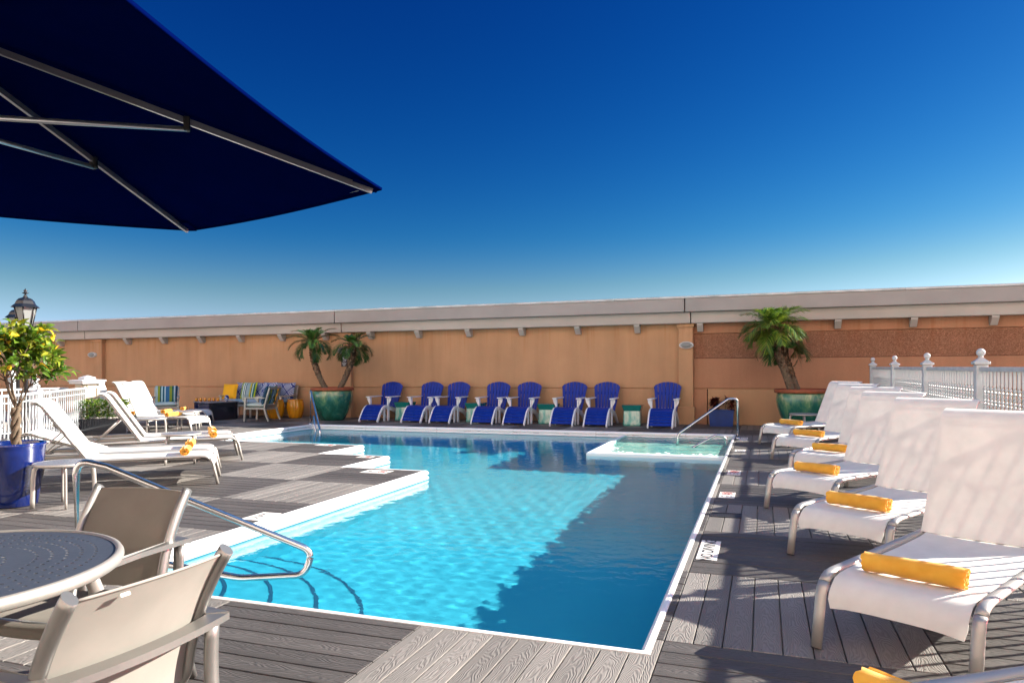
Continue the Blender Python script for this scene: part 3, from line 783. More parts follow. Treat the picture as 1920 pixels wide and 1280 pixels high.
# ------------------------------------------------------------------ sun loungers
def curl_path(x0, z0, th, s1=.73, r=.11, sweep=62, n=6, off=0.):
    """side profile of the backrest: straight, then rolled backwards at the head"""
    c, s = cos(th), sin(th); nx, nz = -s, c
    pts = [(x0 + c * t + nx * off, z0 + s * t + nz * off) for t in (0., .12, .3, .5, s1)]
    cx_, cz_ = x0 + c * s1 - nx * r, z0 + s * s1 - nz * r
    for k in range(1, n + 1):
        a = radians(sweep * k / n)
        pts.append((cx_ + (nx * cos(a) + c * sin(a)) * (r + off), cz_ + (nz * cos(a) + s * sin(a)) * (r + off)))
    return pts

FLAT = [(.017 * cos(2 * pi * k / 12), .027 * sin(2 * pi * k / 12)) for k in range(12)]
def make_lounger(th_deg):
    t = thing('sun_lounger', '', 'sun lounger')
    th = radians(th_deg); f = MB(); hx, hz = 1.20, .338
    for sy in (-1, 1):
        y = sy * .325
        p = [(-.055, y, .296), (-.03, y, .315), (0, y, .327), (.05, y, .332)] + [(.05 + 1.72 * k / 8, y, .332) for k in range(1, 9)] + [(1.82, y, .322), (1.86, y, .302)]
        f.sweep(p, FLAT, up=(0, 1, 0))
        f.box((.98, sy * .298, .318), (1.86, .012, .03))
        for xx in (.22, .62, 1.02): f.box((xx, sy * .309, .322), (.03, .012, .014))
    for xx in (.10, .62, 1.22, 1.80): f.cyl((xx, -.31, .306), (xx, .31, .306), .012, 8)
    f.build('frame', 'frame', t)
    for sy in (-1, 1):
        y = sy * .325
        g_ = MB(); g_.sweep([(-.055, y, .2965), (-.075, y, .272), (-.088, y, .24), (-.105, y, .16), (-.138, y, .004)], FLAT, up=(0, 1, 0)); g_.build('leg', 'frame', t)
        g_ = MB(); g_.sweep([(1.86, y, .3025), (1.88, y, .275), (1.892, y, .24), (1.905, y, .16), (1.935, y, .004)], FLAT, up=(0, 1, 0)); g_.build('leg', 'frame', t)
    s = MB()
    prof = [(-.092, .205), (-.086, .232), (-.074, .262), (-.052, .292), (-.02, .316), (.03, .328), (.12, .333), (.4, .328), (.8, .327), (1.1, .332), (1.19, .342)]
    rows = []
    for i, (x, z) in enumerate(prof):
        row = []
        for k in range(9):
            u = k / 8 * 2 - 1
            wd = .288 - (.012 if i == 0 else 0)
            sag = .007 * (1 - u * u) * (1 if i > 4 else .2)
            row.append((x - (.006 * u * u if i < 3 else 0), u * wd, z - sag * (1 if i > 4 else 0) - (.014 * u ** 4 if i == 0 else 0)))
        rows.append(row)
    s.sheet(rows, thick=.005)
    s.build('seat', 'sling_white', t)
    b = MB(); cp = curl_path(hx, hz, th, off=.014)
    b.sheet([[(x, y * .314, z) for y in (-1, -.75, -.5, -.25, 0, .25, .5, .75, 1)] for x, z in cp], thick=.006)
    bk = b.build('backrest', 'sling_white', t)
    fr = MB(); cp = curl_path(hx, hz, th, s1=.73, off=-.008)
    for sy in (-1, 1):
        fr.sweep([(x, sy * .292, z) for x, z in cp], [(.011 * cos(2 * pi * k / 8), .017 * sin(2 * pi * k / 8)) for k in range(8)], up=(0, 1, 0))
    x, z = cp[-1]; fr.cyl((x, -.29, z), (x, .29, z), .010, 8)
    x, z = cp[0]; fr.cyl((x, -.29, z), (x, .29, z), .010, 8)
    fr.build('back_frame', 'frame', bk)
    # bowed brace behind the sling and the two prop struts
    c, s_ = cos(th), sin(th)
    def bp(sl, y, o=-.03): return (hx + c * sl - s_ * o, y, hz + s_ * sl + c * o)
    br = MB(); br.tube([bp(.52 - .15 * sin(pi * k / 16) ** .8, -.28 + .56 * k / 16) for k in range(17)], .011, 8); br.build('brace', 'frame', bk)
    for sy in (-1, 1):
        st = MB(); a = V(bp(.40, sy * .275)); e = V((min(1.84, a.x + .16 + .30 * c), sy * .285, .325))
        st.sweep([a, e], [(.006, -.014), (.006, .014), (-.006, .014), (-.006, -.014)], up=(0, 1, 0)); st.build('prop_strut', 'frame', t)
    return t

def make_towel():
    m = MB(); turns = 3.1; r0, r1 = .006, .053; n = 74; path = []
    for k in range(n + 1):
        a = 2 * pi * turns * k / n; r = r0 + (r1 - r0) * (k / n) ** .92
        path.append((r * cos(a), r * sin(a)))
    ny = 16; rows = []; rr = random.Random(3)
    off = [rr.uniform(-.006, .006) for _ in range(n + 1)]
    for k, (a, b) in enumerate(path):
        row = []
        for j in range(ny + 1):
            u = j / ny * 2 - 1
            edge = off[k] + off[(k * 7) % n] * .5
            wob = 1 + .05 * sin(u * 3.1 + k * .05) + .03 * sin(u * 7 + k * .11)
            sag = .90 if b < 0 else 1.
            row.append((a * wob, u * (.205 + edge * (abs(u) > .9)), .050 + b * wob * sag))
        rows.append(row)
    m.sheet(rows, thick=.0085)
    return m

LNG = {}
TOW = None
def lounger(cx, cy, hd, th, label, group, towel=.12, tlabel=None, ty=0., trot=0.):
    global TOW
    if th not in LNG:
        o = LNG[th] = make_lounger(th); o.location = (cx, cy, 0); o.rotation_euler = (0, 0, radians(hd)); o['label'] = label; o['group'] = group
    else: o = copy_tree(LNG[th], (cx, cy, 0), radians(hd), label, group)
    if tlabel:
        h = radians(hd); z = .334 if towel > .1 else .33
        p = (cx + cos(h) * towel - sin(h) * ty, cy + sin(h) * towel + cos(h) * ty, z)
        if TOW is None: TOW = q = make_towel().build('rolled_towel', 'towel_cloth')
        else: q = TOW.copy(); COL.objects.link(q)
        q.location = p; q.rotation_euler = (0, 0, h + radians(trot)); tag(q, tlabel, 'towel', 'rolled yellow towels on the loungers')
        q.scale = (RND.uniform(.95, 1.06), RND.uniform(.94, 1.04), RND.uniform(.93, 1.04))
GR = 'white sling loungers in a row by the picket fence'
GL = 'white sling loungers on the left deck'
for cx_, cy_, lab, tw, tl_, ty, tr in (
    (.42, 2.06, 'white sun lounger mostly out of frame in the bottom right corner', .12, 'rolled yellow towel cut off by the bottom edge of the photo', .14, 20),
    (.582, 3.585, 'nearest fully visible white lounger on the right, largest of its row', .15, 'largest rolled yellow towel, on the nearest right hand lounger', .0, 3),
    (.527, 5.315, 'second white lounger of the right hand row, just behind the nearest', .19, 'rolled yellow towel on the second lounger of the right hand row', .0, -2),
    (.369, 6.986, 'third white lounger of the right hand row, above the floor drain', .20, 'rolled yellow towel on the third lounger of the right hand row', .02, 2),
    (.63, 8.80, 'fourth white lounger of the right hand row', .24, 'rolled yellow towel on the fourth lounger of the right hand row', 0, 0),
    (.459, 10.716, 'fifth white lounger of the right hand row', .24, 'rolled yellow towel on the fifth lounger of the right hand row', -.02, 1),
    (.263, 12.72, 'farthest white lounger of the right hand row, next to the low round table', .26, 'smallest rolled yellow towel of the right hand row, on its farthest lounger', 0, -2)):
    lounger(cx_, cy_, {2: 35, 3: 61, 5: 59, 6: 55, 8: 62, 10: 55, 12: 45}[int(cy_)], 62, lab, GR, tw, tl_, ty, tr)
lounger(-6.321, 6.783, 220, 55, 'nearest white lounger of the left deck, seen from its side', GL, .22, 'rolled yellow towel seen end on, nearest on the left deck')
lounger(-6.321 - .745 * cos(radians(310)) - .03, 6.783 - .745 * sin(radians(310)), 220, 20, 'flat white lounger just behind the nearest one on the left deck', GL, .20, 'rolled yellow towel seen end on, just behind the nearest one')
lounger(-7.584, 8.624, 226, 57, 'white lounger of the middle pair with its back seen edge on, nearer one', GL, .24, 'lower towel of the middle pair on the left deck')
lounger(-7.584 + .76 * cos(radians(133)), 8.624 + .76 * sin(radians(133)), 226, 57, 'white lounger of the middle pair with its back seen edge on, farther one', GL, .24, 'upper towel of the middle pair on the left deck')
lounger(-11.47, 12.015, 188, 65, 'bright white lounger left of the striped armchair, wide back facing the pool', GL, .55, 'rolled yellow towel lying on the front of the far left group of loungers')
lounger(-12.55, 12.955, 203, 65, 'white lounger behind the wide bright one, beside the cream pillar', GL, .52, 'rolled yellow towel beside the farther round side table')
lounger(-13.10, 14.02, 210, 65, 'white lounger half in blue shade in front of the striped armchair', GL, .48, 'rolled yellow towel on the shaded lounger by the striped armchair')
lounger(-13.0, 12.33, 190, 66, 'white lounger just right of the cream pillar, behind the shrub planter', GL, .35, 'rolled yellow towel half hidden by the lounger back in front')

# ------------------------------------------------------------------ perforated metal tops
def perf_ring(mb, r0, r1, n, hr, z, th, ph=0., squash=True):
    """annulus r0..r1 divided into n cells, each with an octagonal hole, top + walls"""
    rc = (r0 + r1) / 2
    for k in range(n):
        a0, a1 = 2 * pi * (k + ph) / n, 2 * pi * (k + 1 + ph) / n; am = (a0 + a1) / 2
        C_ = V((rc * cos(am), rc * sin(am))); er = V((cos(am), sin(am))); et = V((-sin(am), cos(am)))
        def P(r, a): return (r * cos(a), r * sin(a))
        outer = [P(r1, a0), P(r1, am), P(r1, a1), P(rc, a1), P(r0, a1), P(r0, am), P(r0, a0), P(rc, a0)]
        inner = []
        for ang in (-45, 0, 45, 90, 135, 180, 225, 270):
            q = C_ + er * hr * cos(radians(ang)) + et * hr * sin(radians(ang)); inner.append((q.x, q.y))
        vs = [(x, y, z) for x, y in outer] + [(x, y, z) for x, y in inner] + [(x, y, z - th) for x, y in inner] + [(x, y, z - th) for x, y in outer]
        fs = [(i, (i + 1) % 8, 8 + (i + 1) % 8, 8 + i) for i in range(8)] + [(8 + i, 8 + (i + 1) % 8, 16 + (i + 1) % 8, 16 + i) for i in range(8)] + [(24 + (i + 1) % 8, 24 + i, 16 + i, 16 + (i + 1) % 8) for i in range(8)]
        mb.add(vs, fs)
def plain_ring(mb, r0, r1, z, th, seg=72):
    A = [2 * pi * k / seg for k in range(seg)]
    for zz, fl in ((z, False), (z - th, True)):
        vs = [(r0 * cos(a), r0 * sin(a), zz) for a in A] + [(r1 * cos(a), r1 * sin(a), zz) for a in A]
        fs = [(k, seg + k, seg + (k + 1) % seg, (k + 1) % seg) for k in range(seg)]
        mb.add(vs, [f[::-1] for f in fs] if fl else fs)

def make_side_table(R, h, legs=4, rings=None):
    t = thing('side_table', '', 'side table')
    m = MB(); rs = rings or [.05, .095, .14, .185, .225]
    prev = .0; zz = h
    m.disc(.03, zz, seg=24)
    prev = .03
    for r in rs:
        a, b = r - .012, r + .012
        if a > prev + 1e-4: plain_ring(m, prev, a, zz, .004)
        perf_ring(m, a, b, int(2 * pi * r / .030), 0.0070, zz, .0016, ph=.5 * (rs.index(r) % 2)); prev = b
    plain_ring(m, prev, R - .012, zz, .004)
    m.build('table_top', 'frame_grey', t)
    m = MB(); m.lathe([(R - .014, h + .001), (R - .004, h + .003), (R + .004, h - .002), (R + .007, h - .012), (R + .004, h - .026), (R - .006, h - .030), (R - .014, h - .026), (R - .014, h + .001)], seg=64)
    m.build('rim', 'frame', t)
    for k in range(legs):
        a = 2 * pi * (k + .5) / legs; c, s = cos(a), sin(a); g_ = MB()
        pts = [(R * .35, h - .02), (R * .74, h - .022), (R * .90, h - .045), (R * .955, h - .10), (R * .98, h - .20), (R * 1.0, .003)]
        g_.oval([(p.x * c, p.x * s, p.z) for p in bez([(q[0], 0, q[1]) for q in pts], 4)], .021, .012, 10, up=(-s, c, 0))
        g_.build('leg', 'frame', t)
    return t
GS = 'round perforated metal side tables by the loungers'
st0 = make_side_table(.262, .43)
st0.location = (-6.52, 5.10, 0); st0.rotation_euler = (0, 0, radians(10)); tag(st0, 'round metal side table beside the blue pot', group=GS)
copy_tree(st0, (-7.86, 7.95, 0), radians(40), 'round metal side table in front of the pair of towels on the left deck', GS)
copy_tree(st0, (-10.9, 10.30, 0), radians(20), 'round metal side table below the front towel of the far left loungers', GS)
copy_tree(st0, (-12.0, 12.35, 0), radians(33), 'round metal side table farthest left, between two white loungers', GS)
copy_tree(st0, (.74, 14.55, 0), radians(45), 'round metal side table in front of the green pot on the right', GS)

# ------------------------------------------------------------------ dining table and chairs
t = thing('dining_table', 'round perforated grey metal table in the bottom left corner', 'table', (-2.457, 1.452, 0), radians(5))
R, h = .535, .715
m = MB(); m.disc(.05, h, seg=36); prev = .05
for i, r in enumerate((.075, .120, .163, .205, .292, .335, .378, .420, .462)):
    a, b = r - .014, r + .014
    if a > prev + 1e-4: plain_ring(m, prev, a, h, .0016, 96)
    perf_ring(m, a, b, int(2 * pi * r / .036), .0068, h, .0016, ph=.5 * (i % 2)); prev = b
plain_ring(m, prev, R - .012, h, .0016, 96)
m.build('table_top', 'plate', t)
m = MB(); m.lathe([(R - .014, h + .001), (R - .010, h + .006), (R - .004, h + .007), (R + .005, h + .004), (R + .011, h - .006), (R + .012, h - .016), (R + .008, h - .028), (R + .0, h - .034), (R - .012, h - .032), (R - .014, h + .001)], seg=96)
m.build('rim', 'frame', t)
for k in range(4):
    a = radians(45 + 90 * k); c, s = cos(a), sin(a); g_ = MB()
    g_.oval([(c * r, s * r, z) for r, z in ((.10, h - .035), (.36, h - .04), (.44, h - .07), (.462, h - .14), (.47, h - .3), (.50, .004))], .024, .014, 12, up=(-s, c, 0))
    g_.build('leg', 'frame', t)
g_ = MB(); g_.tube([(.30 * cos(2 * pi * k / 40), .30 * sin(2 * pi * k / 40), h - .025) for k in range(40)], .010, 8, closed=True); g_.build('under_ring', 'frame', t)

def make_chair(fabric):
    """local +x = the way the sitter faces, origin under the seat centre"""
    t = thing('dining_chair', '', 'chair')
    W = .237; ZA = .598
    def back(s):   # side profile of back post, s 0..1 from seat level up
        return (-.215 - .035 * s - .130 * s * s, .40 + .41 * s)
    f = MB()
    for sy in (-1, 1):
        y = sy * W
        p = [(.20, y, .415), (0, y, .402), (-.13, y, .394), (-.19, y, .402), (-.214, y, .43)] + [(back(s)[0], y, back(s)[1]) for s in (.12, .25, .4, .55, .7, .85, 1.)]
        f.sweep(bez(p, 3), [(.024 * cos(2 * pi * k / 16), .0165 * sin(2 * pi * k / 16)) for k in range(16)], up=(0, 1, 0))
    f.cyl((.19, -W, .402), (.19, W, .402), .012, 10); f.cyl((-.19, -W, .385), (-.19, W, .385), .012, 10)
    f.build('frame', 'chair_frame', t)
    s = MB()
    rows = []
    for x, z in ((.225, .375), (.238, .398), (.225, .418), (.15, .420), (0, .405), (-.12, .397), (-.185, .405)):
        rows.append([(x, (k / 8 * 2 - 1) * (W - .012), z - .012 * (1 - (k / 4 - 1) ** 2)) for k in range(9)])
    s.sheet(rows, thick=.004); s.build('seat', fabric, t)
    s = MB(); rows = []
    for i in range(11):
        q = .02 + .945 * i / 10; x, z = back(q)
        rows.append([(x - .030 * (1 - (k / 6 - 1) ** 2), (k / 6 - 1) * (W - .012), z + .004 * (1 - (k / 6 - 1) ** 2)) for k in range(13)])
    s.sheet(rows, thick=.004)
    bk = s.build('backrest', fabric, t)
    hm = MB(); top = rows[-1]; hm.tube([V(p) + V((-.002, 0, .001)) for p in top], .0042, 6)
    for e_ in (0, -1): hm.tube([V(r_[e_]) + V((.003, 0, 0)) for r_ in rows], .004, 6)
    hm.build('piping', fabric, bk)
    lb = MB(); lb.box((rows[-1][9][0] - .010, rows[-1][9][1], rows[-1][9][2] - .014), (.004, .026, .009), ry=radians(28)); lb.build('care_tag', 'sling_white', bk)
    # flat arms joined by a band that runs round behind the back, mitred at the corners
    xb, yo, hw, th_ = -.325, W + .022, .022, .010
    for sy in (-1, 1):
        a = MB(); pl_ = [(xb - hw, sy * (yo + hw)), (xb + hw, sy * (yo - hw)), (.20, sy * (yo - hw + .012)), (.245, sy * (yo - .004)), (.245, sy * (yo + .020)), (.20, sy * (yo + hw + .010)), (-.05, sy * (yo + hw + .014))]
        zt = lambda x: ZA + .012 * sin((x + .4) / .65 * pi) - (.02 if x > .22 else 0)
        n = len(pl_); vs = [(x, y, zt(x) + th_) for x, y in pl_] + [(x, y, zt(x) - th_) for x, y in pl_]
        tp = tuple(range(n)); fs = [tp, tuple(n + i for i in tp)[::-1]] + [(i, n + i, n + (i + 1) % n, (i + 1) % n) for i in range(n)]
        a.add(vs, fs if sy < 0 else [q[::-1] for q in fs]); a.build('armrest', 'chair_frame', t)
        g_ = MB(); g_.oval([(.225, sy * yo, ZA - .02), (.235, sy * yo, .50), (.240, sy * yo, .30), (.255, sy * (yo + .005), .004)], .016, .022, 12, up=(0, 1, 0)); g_.build('leg', 'chair_frame', t)
        g_ = MB(); g_.oval(bez([(xb + .02, sy * (yo - .004), ZA - .008), (xb + .028, sy * yo, .42), (xb + .005, sy * yo, .20), (xb - .04, sy * (yo + .008), .004)], 3), .017, .024, 14, up=(0, 1, 0)); g_.build('leg', 'chair_frame', t)
    b_ = MB(); m_ = 16; vs = []
    for i in range(m_ + 1):
        u = i / m_ * 2 - 1; bow = -.030 * (1 - u * u); y0, y1 = u * (yo + hw), u * (yo - hw)
        vs += [(xb - hw + bow, y0, ZA + th_), (xb + hw + bow, y1, ZA + th_ + .004), (xb + hw + bow, y1, ZA - th_), (xb - hw + bow, y0, ZA - th_)]
    b_.add(vs, [(i * 4 + k, (i + 1) * 4 + k, (i + 1) * 4 + (k + 1) % 4, i * 4 + (k + 1) % 4) for i in range(m_) for k in range(4)], False); b_.build('arm_band', 'chair_frame', t)
    return t
def facing(o, loc, deg):
    o.location = (*loc, 0); o.rotation_euler = (0, 0, radians(deg))
GC = 'sling dining chairs round the perforated table'
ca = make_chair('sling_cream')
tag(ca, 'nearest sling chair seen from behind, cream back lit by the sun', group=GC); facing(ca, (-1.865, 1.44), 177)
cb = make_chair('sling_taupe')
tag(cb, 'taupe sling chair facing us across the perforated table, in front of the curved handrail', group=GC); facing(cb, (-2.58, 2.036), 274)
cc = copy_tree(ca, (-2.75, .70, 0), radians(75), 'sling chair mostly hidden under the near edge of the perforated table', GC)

# ------------------------------------------------------------------ cantilever umbrella
UC = V((-3.110, 1.752)); UR, UZ, UH = 1.854, 2.25, 2.741; UT = (-.031, -.017)
vdir = [.702 + radians(60 * k) for k in range(6)]
t = thing('umbrella', 'large navy cantilever parasol filling the top left corner', 'umbrella', (UC.x - 2.3, UC.y - .75, 0))
org = V((UC.x - 2.3, UC.y - .75))
def UL(x, y, z): return (x - org.x, y - org.y, z + UT[0] * (x - UC.x) + UT[1] * (y - UC.y))     # canopy cranked slightly over
vt = [V((UC.x + UR * cos(a), UC.y + UR * sin(a))) for a in vdir]
cm = MB()
for k in range(6):
    A, B = vt[k], vt[(k + 1) % 6]; nS, nR = 12, 12; rows = []
    for i in range(nR + 1):
        q = i / nR; row = []
        for j in range(nS + 1):
            u = j / nS; p = UC.lerp(A.lerp(B, u), q)
            sag = -.020 * sin(pi * u) * q * (1 - .35 * q) * 1.6
            inw = .007 * sin(pi * u) * q
            p = p.lerp(UC, inw)
            z = UH + (UZ - UH) * q ** 1.0 + sag
            row.append(UL(p.x, p.y, z))
        rows.append(row)
    cm.sheet(rows, thick=.003)
canopy = cm.build('canopy', 'umbrella_cloth', t)
hem = MB()
for k in range(6):
    A, B = vt[k], vt[(k + 1) % 6]
    pts = []
    for j in range(13):
        u = j / 12; p = A.lerp(B, u).lerp(UC, .007 * sin(pi * u) + .002); pts.append(UL(p.x, p.y, UZ - .020 * .65 * 1.6 * sin(pi * u) - .004))
    hem.oval(pts, .004, .007, 8)
hem.build('hem', 'umbrella_cloth', canopy)
for k in range(6):
    A = vt[k]; d = (UC - A).normalized()
    s_ = MB(); p0 = A + d * .02
    s_.add([UL(*(p0 + V((-d.y, d.x)) * .05), UZ - .014), UL(*(p0 - V((-d.y, d.x)) * .05), UZ - .014), UL(*(p0 + d * .12 - V((-d.y, d.x)) * .075), UZ + .014), UL(*(p0 + d * .12 + V((-d.y, d.x)) * .075), UZ + .014)], [(0, 1, 2, 3)])
    s_.build('corner_pocket', 'umbrella_cloth', canopy)
    r_ = MB(); off = .030
    a = V((A.x, A.y, UZ - off)).lerp(V((UC.x, UC.y, UH - off)), .025); b = V((UC.x, UC.y, UH - off - .01))
    r_.sweep([UL(*a), UL(*b)], [(-.008, -.013), (.008, -.013), (.008, .013), (-.008, .013)], up=(0, 0, 1), smooth=False)
    q = a.lerp(b, .44)
    rib = r_.build('rib', 'umbrella_rib', t)
    k_ = MB(); k_.box(UL(q.x, q.y, q.z - .012), (.026, .036, .062), rz=atan2(d.y, d.x), ch=.004); k_.cyl(UL(q.x + d.y * .02, q.y - d.x * .02, q.z - .032), UL(q.x - d.y * .02, q.y + d.x * .02, q.z - .032), .010, 10); k_.build('hinge', 'dark', rib)
    s2 = MB(); s2.oval([UL(q.x, q.y, q.z - .034), UL(UC.x, UC.y, UH - .42)], .008, .012, 10); s2.build('strut', 'umbrella_rib', t)
hb = MB(); hb.cyl(UL(UC.x, UC.y, UH - .50), UL(UC.x, UC.y, UH + .02), .045, 20); hb.build('hub', 'dark', t)
cl = MB(); cl.box((0, 0, .04), (.9, .9, .08), ch=.01); cl.build('base', 'frame_grey', t)
po = MB(); po.box((0, 0, 1.45), (.09, .06, 2.8), ch=.012); po.build('pole', 'frame_grey', t)
ar = MB(); ar.oval(bez([(0, 0, 2.3), (.3, .1, 2.85), (1.2, .39, 3.0), (2.3, .75, 2.86)], 6), .03, .045, 12); ar.build('arm', 'frame_grey', t)
lb = MB(); A = vt[0]; B = vt[1]; p = A.lerp(B, .09).lerp(UC, .012); dd = atan2((B - A).y, (B - A).x)
lb.box(UL(p.x, p.y, UZ + .002), (.07, .02, .003), rz=dd, ry=0); lb.build('care_tag', 'white_paint', canopy)

# ------------------------------------------------------------------ stainless hand rails
def fillet(pts, rad, n=7):
    out = [V(pts[0])]
    for i in range(1, len(pts) - 1):
        p, a, b = V(pts[i]), V(pts[i - 1]), V(pts[i + 1]); r = rad[i] if isinstance(rad, (list, tuple)) else rad
        u, w_ = (a - p).normalized(), (b - p).normalized(); ang = u.angle(w_); d = min(r / math.tan(ang / 2), (a - p).length * .49, (b - p).length * .49)
        p0, p1 = p + u * d, p + w_ * d
        for k in range(n + 1):
            q = k / n; out.append((1 - q) ** 2 * p0 + 2 * q * (1 - q) * p + q * q * p1)
    out.append(V(pts[-1])); return out
def rail_thing(label, parts, flanges, grp=None):
    o = V(flanges[0]); t = thing('handrail', label, 'handrail', o, group=grp)
    for nm, pts, r in parts:
        m = MB(); m.tube([p - o for p in pts], r, 16); m.build(nm, 'steel', t)
    for f in flanges:
        m = MB(); m.lathe([(.024, .03), (.045, .022), (.052, .006), (.052, 0)], tuple(V(f) - o), 20); m.build('flange', 'steel', t)
    return t

# entry rail at the steps: plane runs from the near corner out over the water
RA = V((-3.85, 3.09, 0)); RB = V((-2.72, 3.70, 0)); rd = (RB - RA)
def on(u, z): return RA + rd * u + V((0, 0, z))
pts = fillet([on(0, .0), on(0, .80), on(.13, .755), on(1.06, .195), on(1.02, .05), on(.72, .052), on(.03, .27)], [0, .16, .12, .12, .09, .3, 0], 9)
rail_thing('large curved stainless handrail over the pool entry steps', [('rail', pts, .0215)], [(RA.x, RA.y, 0.004)])
# far right spa rail with a post on the deck
A = V((-.44, 13.72, 0)); B = V((-1.47, 13.10, 0))
d = B - A
def on2(u, z): return A + d * u + V((0, 0, z))
pts = fillet([on2(0, 0), on2(0, .74), on2(.16, .735), on2(.98, .12), on2(1.02, -.25)], [0, .16, .1, .12, 0], 8)
rail_thing('stainless handrail sloping into the spa in front of the blue planter', [('rail', pts, .021)], [(A.x, A.y, .004)], 'stainless rails of the spa and the far end')
pts = fillet([(-.62, 13.05, -.3), (-.62, 13.02, .10), (-.80, 12.98, .115), (-1.30, 12.75, -.16), (-1.45, 12.7, -.3)], [0, .12, .1, .1, 0], 8)
rail_thing('short stainless grab rail arching out of the spa water', [('rail', pts, .020)], [(-.62, 13.05, -.1)], 'stainless rails of the spa and the far end')
# pool ladder at the far left corner
lx, ly = -10.38, 14.56
t = thing('pool_rail', 'thin stainless pool handrail at the far left corner, in front of the green palm pot', 'handrail', (lx, ly, 0))
m = MB(); m.tube(fillet([(0, 0, 0), (0, 0, .82), (.06, -.06, .80), (.95, -.98, -.05), (.98, -1.0, -.5)], [0, .06, .05, .1, 0], 6), .024, 12); m.build('rail', 'steel', t)
m = MB(); m.tube(fillet([(.16, -.12, .02), (.20, -.16, .24), (.62, -.66, -.2)], [0, .06, 0], 6), .022, 10); m.build('grab_bar', 'steel', t)
m = MB(); m.lathe([(.024, .03), (.045, .022), (.052, .006), (.052, 0)], (0, 0, 0), 20); m.build('flange', 'steel', t)

# ------------------------------------------------------------------ adirondack chairs
def make_adirondack():
    t = thing('adirondack_chair', '', 'chair')       # local -y = facing
    for k in range(7):       # fan of back slats
        u = (k - 3) / 3; m = MB()
        zt = .97 - .085 * u * u; w0, w1 = .054, .081
        x0, x1 = u * .20, u * .272; y0, y1 = .17, .17 + .40 * (zt - .26)
        n = 6; rows = []
        for i in range(n + 1):
            q = i / n; ww = (w0 + (w1 - w0) * q) / 2; z = .26 + (zt - .26) * q; y = y0 + (y1 - y0) * q - .02 * (1 - u * u) * 0
            y -= .010 * abs(u) ** 2
            xc = x0 + (x1 - x0) * q
            rows.append([(xc - ww, y, z), (xc, y - .002, z), (xc + ww, y, z + 0)])
        # rounded crest follows the fan
        rows[-1] = [(p[0], p[1], .985 - .95 * p[0] ** 2 - (.03 if abs(p[0]) > .30 else 0)) for p in rows[-1]]
        m.sheet(rows, smooth=False, thick=.020); m.build('back_slat', 'blue_poly', t)
    for z, ww in ((.36, .46), (.72, .52)):
        m = MB(); y = .17 + .40 * (z - .26) + .022; m.box((0, y, z), (ww, .022, .07), ch=.005); m.build('back_rail', 'white_poly' if z < .5 else 'blue_poly', t)
    for k in range(5):
        m = MB(); y = -.31 + k * .098; z = .385 - k * .020; m.box((0, y, z), (.485, .088, .022), rx=radians(-11), ch=.005); m.build('seat_slat', 'blue_poly', t)
    for sx in (-1, 1):
        x = sx * .262; m = MB()
        m.box((x, -.30, .295), (.035, .085, .585), ch=.006); m.build('leg', 'white_poly', t)
        m = MB()
        prof = [(-.36, .372), (-.36, .30), (-.15, .265), (.15, .17), (.42, .0), (.54, .0), (.36, .16), (.18, .29), (-.10, .355)]
        hw = .016; vs = [(x - sx * .03 - hw, y, z) for y, z in prof] + [(x - sx * .03 + hw, y, z) for y, z in prof]; n = len(prof)
        m.add(vs, [tuple(range(n))[::-1], tuple(range(n, 2 * n))] + [(i, (i + 1) % n, n + (i + 1) % n, n + i) for i in range(n)]); m.build('stringer', 'white_poly', t)
        m = MB(); P_ = [(-.40, .055), (-.385, .075), (-.20, .078), (.10, .055), (.30, .035), (.30, -.03), (.0, -.040), (-.385, -.045), (-.40, -.03)]
        vs = [(x + sx * .01 + b * sx, a, .600) for a, b in P_] + [(x + sx * .01 + b * sx, a, .622) for a, b in P_]; n = len(P_)
        fs = [tuple(range(n))[::-1], tuple(range(n, 2 * n))] + [(i, (i + 1) % n, n + (i + 1) % n, n + i) for i in range(n)]
        m.add(vs, fs if sx > 0 else [f[::-1] for f in fs]); m.build('armrest', 'white_poly', t)
        m = MB(); P_ = [(.015, .598), (.085, .598), (.078, .53), (.04, .46), (.015, .42)]
        vs = [(x + sx * a, -.315, z) for a, z in P_] + [(x + sx * a, -.285, z) for a, z in P_]; n = len(P_)
        fs = [tuple(range(n)), tuple(range(2 * n - 1, n - 1, -1))] + [(i, n + i, n + (i + 1) % n, (i + 1) % n) for i in range(n)]
        m.add(vs, fs if sx > 0 else [f[::-1] for f in fs]); m.build('arm_bracket', 'white_poly', t)
    # foot rest: curved white sides with blue slats and small rear legs
    F = [(-.34, .385), (-.44, .395), (-.54, .370), (-.63, .31), (-.72, .21), (-.80, .10), (-.86, .0)]
    C_ = bez([(0, a, b) for a, b in F], 4)
    for sx in (-1, 1):
        x = sx * .262; m = MB(); m.sweep([(x, p.y, p.z - .018) for p in C_[:-1]] + [(x, -.855, .003)], [(-.016, -.03), (.016, -.03), (.016, .03), (-.016, .03)], up=(0, 0, 1), smooth=False); m.build('footrest_side', 'white_poly', t)
        m = MB(); m.box((sx * .235, -.46, .18), (.034, .07, .35), ch=.005); m.build('footrest_leg', 'white_poly', t)
    tot = 0; seg = [0]
    for a, b in zip(C_[:-1], C_[1:]): tot += (b - a).length; seg.append(tot)
    for k in range(8):
        s_ = .02 + (tot - .06) * (k + .5) / 8
        i = max(q for q in range(len(seg)) if seg[q] <= s_); i = min(i, len(C_) - 2)
        a, b = C_[i], C_[i + 1]; p = a.lerp(b, (s_ - seg[i]) / max(1e-6, (b - a).length)); ang = atan2(b.z - a.z, -(b.y - a.y))
        m = MB(); m.box((0, p.y, p.z + .012), (.490, (tot - .06) / 8 - .009, .018), rx=-ang, ch=.004); m.build('footrest_slat', 'blue_poly', t)
    return t
